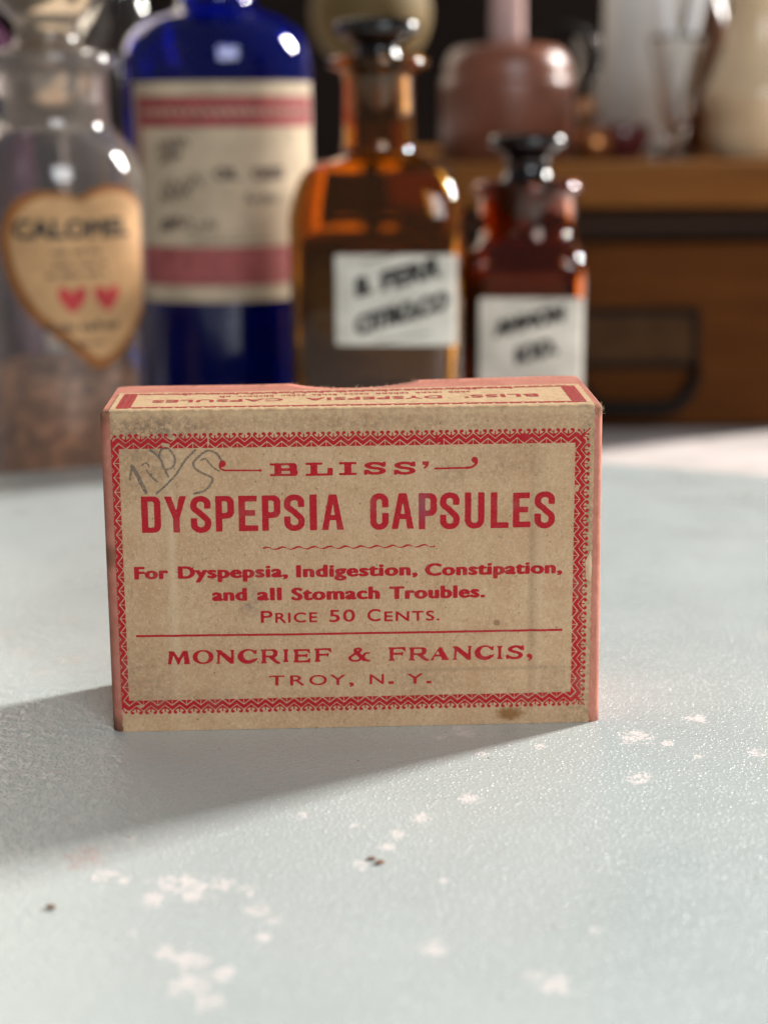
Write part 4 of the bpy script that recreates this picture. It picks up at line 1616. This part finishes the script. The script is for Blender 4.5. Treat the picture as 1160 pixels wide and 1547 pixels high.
ax, ay = .0030, .225
hw = .0216
prof = [(0, .001), (.016, 0, .9), (.0195, .001, 1), (hw, .005, 1), (hw, h(.0560), 1)] + smooth_prof([(hw, h(.0560), 1), (.0202, h(.0620), .9), (.0178, h(.0672), .6), (.0125, h(.0700), .2), (.0096, h(.0715), 0), (.0089, h(.0740), 0)], 5)[1:] + \
    [(.0087, h(.0900), 0), (.0095, h(.0912), 0), (.0124, h(.0922), 0), (.0128, h(.0936), 0), (.0118, h(.0946), 0), (.0080, h(.0948), 0)]
square_bottle(ax, ay, hw, prof, .0018, M_amber, None, 'taller amber glass bottle with black flat stopper and slanted hand lettered white label', (
    -9.6, 20.6, h(.0250) * 1000, h(.0473) * 1000,
    [('B.', -4.6, -.2, h(.0366) * 1000, 5.0, math.radians(16)), ('FERR', 1.6, 16.5, h(.0380) * 1000, 5.2, math.radians(15)), ('CITRO.CO', -4.8, 18.4, h(.0272) * 1000, 5.0, math.radians(16)),
     ('-', -3, 6, h(.0452) * 1000, .35, math.radians(14)), ('-', 0, 14, h(.0258) * 1000, .35, math.radians(10))]), face_cam(ax, ay) - .06,
    [(0, h(.0800)), (.0066, h(.0790)), (.0070, h(.0940)), (.0052, h(.0960)), (.0050, h(.0975)), (.0098, h(.0998)), (.0108, h(.1012)), (.0106, h(.1030)), (.0060, h(.1040)), (0, h(.1042))], M_black, 'amber_bottle', (.0500, (.030, .012, .005)))

sx_, sy_ = .0425, .245
hw = .0162
prof = [(0, .001), (.012, 0, .9), (.0153, .001, 1), (hw, .004, 1), (hw, h(.0380), 1)] + smooth_prof([(hw, h(.0380), 1), (.0160, h(.0420), .9), (.0150, h(.0452), .6), (.0132, h(.0475), .2), (.0128, h(.0500), 0)], 5)[1:] + \
    [(.0128, h(.0590), 0), (.0136, h(.0600), 0), (.0147, h(.0608), 0), (.0149, h(.0622), 0), (.0140, h(.0632), 0), (.0095, h(.0634), 0)]
square_bottle(sx_, sy_, hw, prof, .0017, M_amberdk, None, 'shorter dark amber bottle with wide neck, black stopper and small slanted label', (
    -11.4, 16.2, h(.0080) * 1000, h(.0338) * 1000,
    [('AMMON', -7.5, 11.0, h(.0232) * 1000, 4.6, math.radians(14)), ('IOD.', -2.0, 9.5, h(.0160) * 1000, 4.8, math.radians(16)), ('-', -4, 8, h(.0312) * 1000, .3, math.radians(9))]), face_cam(sx_, sy_) - .05,
    [(0, h(.0540)), (.0085, h(.0540)), (.0092, h(.0625)), (.0065, h(.0640)), (.0055, h(.0670)), (.0060, h(.0700)), (.0100, h(.0722)), (.0104, h(.0736)), (.0100, h(.0750)), (0, h(.0756))], M_black, 'amber_bottle', (.0372, (.024, .008, .004)))

# ------------------------------------------------------------------ cabinet behind
cab = thing('drawer_cabinet', 'brown wooden drawer cabinet with black iron label holder and pull', 'cabinet', (.29, .384, Z0))
CL, CR = .010 - .29, .156 - .29
bm = bmesh.new()
box_bm(bm, (CL, .012, 0), (CR, .30, h(.0485)), .0008)
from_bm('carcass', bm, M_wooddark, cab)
bm = bmesh.new()
box_bm(bm, (CL - .004, -.004, h(.0488)), (CR + .004, .304, h(.0637)), .0012, 3)
from_bm('cabinet_top', bm, M_wood, cab)
bm = bmesh.new()
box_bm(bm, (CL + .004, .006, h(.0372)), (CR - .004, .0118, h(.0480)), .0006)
from_bm('drawer_rail', bm, M_wooddark, cab)
# the drawer front
bm = bmesh.new()
box_bm(bm, (.020 - .29, 0, .0015), (.150 - .29, .0118, h(.0362)), .0012, 3)
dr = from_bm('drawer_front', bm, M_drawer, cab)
# label holder frame with card, and the cup pull below it
bm = bmesh.new()
fx0, fx1, fz0, fz1 = .0700 - .29, .1150 - .29, h(-.0075), h(.0135)
tk = .0022
for lo, hi in (((fx0, -.002, fz1 - tk), (fx1, -.0002, fz1)), ((fx0, -.002, fz0), (fx1, -.0002, fz0 + tk)), ((fx0, -.002, fz0 + tk), (fx0 + tk, -.0002, fz1 - tk)), ((fx1 - tk, -.002, fz0 + tk), (fx1, -.0002, fz1 - tk))):
    box_bm(bm, lo, hi, .0003)
lh = from_bm('label_holder', bm, M_iron, dr)
bm = bmesh.new()
box_bm(bm, (fx0 + .001, -.0008, fz0 + .001), (fx1 - .001, -.0003, fz1 - .001))
from_bm('index_card', bm, M_card, dr)
bm = bmesh.new()
xa, xb, zt_ = fx0 + .001, fx1 - .001, fz0 + .0005
pull = [(xb, -.0012, zt_), (xb - .0006, -.0060, zt_ - .0025), (xb - .0040, -.0100, zt_ - .0085), (xb - .0080, -.0115, zt_ - .0120), (xb - .0130, -.0118, zt_ - .0128),
        (xa + .0130, -.0118, zt_ - .0128), (xa + .0080, -.0115, zt_ - .0120), (xa + .0040, -.0100, zt_ - .0085), (xa + .0006, -.0060, zt_ - .0025), (xa, -.0012, zt_)]
tube(bm, pull, [.0018, .0020, .0023, .0025, .0026, .0026, .0025, .0023, .0020, .0018], 12)
from_bm('drawer_pull', bm, M_iron, dr, True)

# ------------------------------------------------------------------ things on the cabinet
TZ = .0637
fl = thing('stoneware_flask', 'red brown glazed stoneware flask with pale stem standing on the cabinet', 'flask', (.0512, .450, TZ))
hh = lambda z: z - TZ
M_stone = simple('brown_glaze', (.21, .072, .040), .34, .5, scale=60, bump=.0006)
M_stem = simple('pale_glaze', (.50, .33, .30), .25, .5, scale=60)
lathe('flask_body', [(0, 0), (.0240, 0), (.0250, .001), (.0250, hh(.0900)), (.0247, hh(.0930)), (.0240, hh(.0936)), (.0240, hh(.0950)), (.0232, hh(.0995)), (.0215, hh(.1030)), (.0185, hh(.1050)), (.0120, hh(.1058)), (0, hh(.1060))], M_stone, fl)
lathe('stem', [(0, hh(.1045)), (.0068, hh(.1045)), (.0064, hh(.1100)), (.0062, hh(.1400)), (.0080, hh(.1450)), (.0080, hh(.1480)), (0, hh(.1482))], M_stem, fl)
bm = bmesh.new()
tube(bm, [(.012, 0, hh(.1050)), (.0155, 0, hh(.1100)), (.0230, .002, hh(.1120)), (.0300, .004, hh(.1095)), (.0335, .006, hh(.1040)), (.0335, .008, hh(.0960)), (.031, .008, hh(.090)), (.0240, .004, hh(.0845))], .0021, 10)
from_bm('handle', bm, M_iron, fl, True)

M_garnet = simple('garnet_glaze', (.11, .022, .022), .12, .6, scale=90)
rd = thing('dish', 'low dark red glazed dish with shiny rim on the cabinet beside the flask', 'dish', (.0950, .455, TZ))
lathe('dish_body', [(0, 0), (.0075, 0), (.0085, .001), (.0115, .0070), (.0120, .0110), (.0100, .0128), (.0088, .0118), (.0085, .0070), (.004, .0030), (0, .0028)], M_garnet, rd)
ob = lathe('copper_weight', [(0, 0), (.0048, 0), (.0066, .002), (.0072, .0055), (.0062, .0090), (.0035, .0112), (0, .0118)], simple('copper', (.50, .20, .07), .3, .5, metal=.8), None)
ob.location = (.0838, .442, TZ)
tag(ob, 'small rounded copper weight resting on the cabinet right of the flask', 'weight')

vi = thing('glass_vial', 'small clear glass vial behind the copper weight', 'vial', (.0845, .475, TZ))
pr = [(0, 0), (.0055, 0), (.0062, .001), (.0062, .030), (.0050, .034), (.0042, .036), (.0042, .042), (.0054, .043), (.0054, .045), (.0042, .0455)]
lathe('vial_body', shell(pr, .0010, .0015), M_clear, vi, n=40)

mg = thing('conical_measure', 'conical clear glass measure with thick foot on the cabinet', 'glass', (.1155, .452, TZ))
pr = [(0, 0), (.0100, 0), (.0108, .0008), (.0105, .0018), (.0050, .0030), (.0032, .0050), (.0042, .0085), (.0062, .0200), (.0085, .0330), (.0105, .0430), (.0112, .0450)]
inn = [(.0102, .0450), (.0095, .0425), (.0075, .0330), (.0052, .0200), (.0030, .0110), (0, .0095)]
lathe('measure_body', pr + inn, M_clear, mg, n=56)
M_rod = glass('milk_glass', (.95, .95, .93), .12, .0)
for lean, dy, lab in ((-.0085, -.0022, 'white glass rod leaning to the left in the conical measure'), (.0125, .0022, 'white glass rod leaning to the right in the conical measure')):
    bm = bmesh.new()
    b0 = Vector((-lean * .12, dy, .0125))
    d0 = Vector((lean, dy * .3, .058))
    tube(bm, [b0, b0 + d0 * .03, b0 + d0 * .5, b0 + d0, b0 + d0 * 1.15], [.0012, .0022, .0023, .0023, .0016], 14)
    ro = from_bm('glass_rod', bm, M_rod, None, True)
    ro.location = mg.location
    tag(ro, lab, 'rod', 'glass rods in the measure')

M_milk = simple('milky_porcelain', (.76, .76, .72), .3, .5, scale=30, var=.06)
pj = thing('porcelain_jar', 'tall pale grey porcelain jar at the back of the cabinet', 'jar', (.1230, .535, TZ))
lathe('jar_body', [(0, 0), (.0230, 0), (.0245, .002), (.0250, .006), (.0250, .078), (.0230, .084), (.0200, .087), (.0200, .092), (.0220, .094), (0, .094)], M_milk, pj)
lathe('lid', [(0, .0942), (.0215, .0942), (.0220, .097), (.0150, .103), (.0060, .106), (.0070, .110), (.0045, .114), (0, .1145)], M_milk, pj)

M_cream = simple('cream_glaze', (.72, .55, .34), .2, .5, scale=50, var=.1)
cj = thing('cream_pot', 'cream glazed pot with flared skirt at the right end of the cabinet', 'pot', (.1450, .448, TZ))
lathe('pot_body', [(0, 0), (.0150, 0), (.0170, .002), (.0185, .010), (.0180, .0150), (.0205, .0200), (.0200, .0250), (.0165, .0310), (.0120, .0440), (.0105, .0560), (.0125, .0620), (.0100, .0660), (0, .0670)], M_cream, cj)
lathe('pot_lid', [(0, .0672), (.0110, .0672), (.0120, .0700), (.0060, .0780), (.0040, .0820), (.0055, .0860), (0, .0890)], simple('ochre_glaze', (.50, .23, .06), .2, .5), cj)
bk = thing('dark_bottle', 'dark brown slim bottle standing between glass measure and cream pot', 'bottle', (.1365, .505, TZ))
lathe('bottle_body', [(0, 0), (.0075, 0), (.0085, .0015), (.0085, .050), (.0060, .058), (.0038, .062), (.0036, .078), (.0050, .080), (.0050, .083), (0, .0832)], simple('dark_brown_glaze', (.09, .035, .015), .2, .5), bk)

# ------------------------------------------------------------------ things far left
lamp = thing('brass_globe', 'dull brass globe on slender stem standing behind the taller amber bottle', 'ornament', (-.001, .600, Z0))
M_brass = simple('dull_brass', (.15, .10, .036), .7, .3, metal=.1, scale=40)
lathe('globe', [(.0001, h(.0985))] + [(.0275 * math.sin(math.pi * k / 24), h(.1260 - .0275 * math.cos(math.pi * k / 24))) for k in range(1, 24)] + [(.0001, h(.1535))], M_brass, lamp)
lathe('stem', [(0, 0), (.026, 0), (.026, .004), (.008, .010), (.0042, .022), (.0042, h(.0960)), (.006, h(.0984)), (0, h(.0986))], M_iron, lamp)

cb = thing('clear_bottle', 'tall clear glass bottle behind the stoppered jar, partly hidden by blue bottle', 'bottle', (-.0770, .330, Z0), 0)
pr = [(0, .001), (.016, 0), (.0185, .002), (.0190, .006), (.0190, .120), (.0175, .130), (.011, .140), (.0085, .146), (.0085, .165), (.0105, .167), (.0105, .171), (.008, .172)]
lathe('bottle_body', shell(pr, .0018, .004), M_clear, cb)
lathe('syrup', [(0, .0046), (.0166, .0046), (.0169, .007), (.0169, .105), (0, .105)], glass('amber_syrup', (.80, .45, .16), .02, .8, 1.34), cb)

vb = thing('violet_bottle', 'dark violet bottle at the far left behind the stoppered jar', 'bottle', (-.1180, .300, Z0), 0)
pr = [(0, .001), (.015, 0), (.0175, .002), (.0180, .006), (.0180, .118), (.0160, .130), (.010, .137), (.0080, .142), (.0080, .165), (0, .166)]
lathe('bottle_body', pr, simple('violet_glass', (.05, .015, .035), .08, .6), vb)
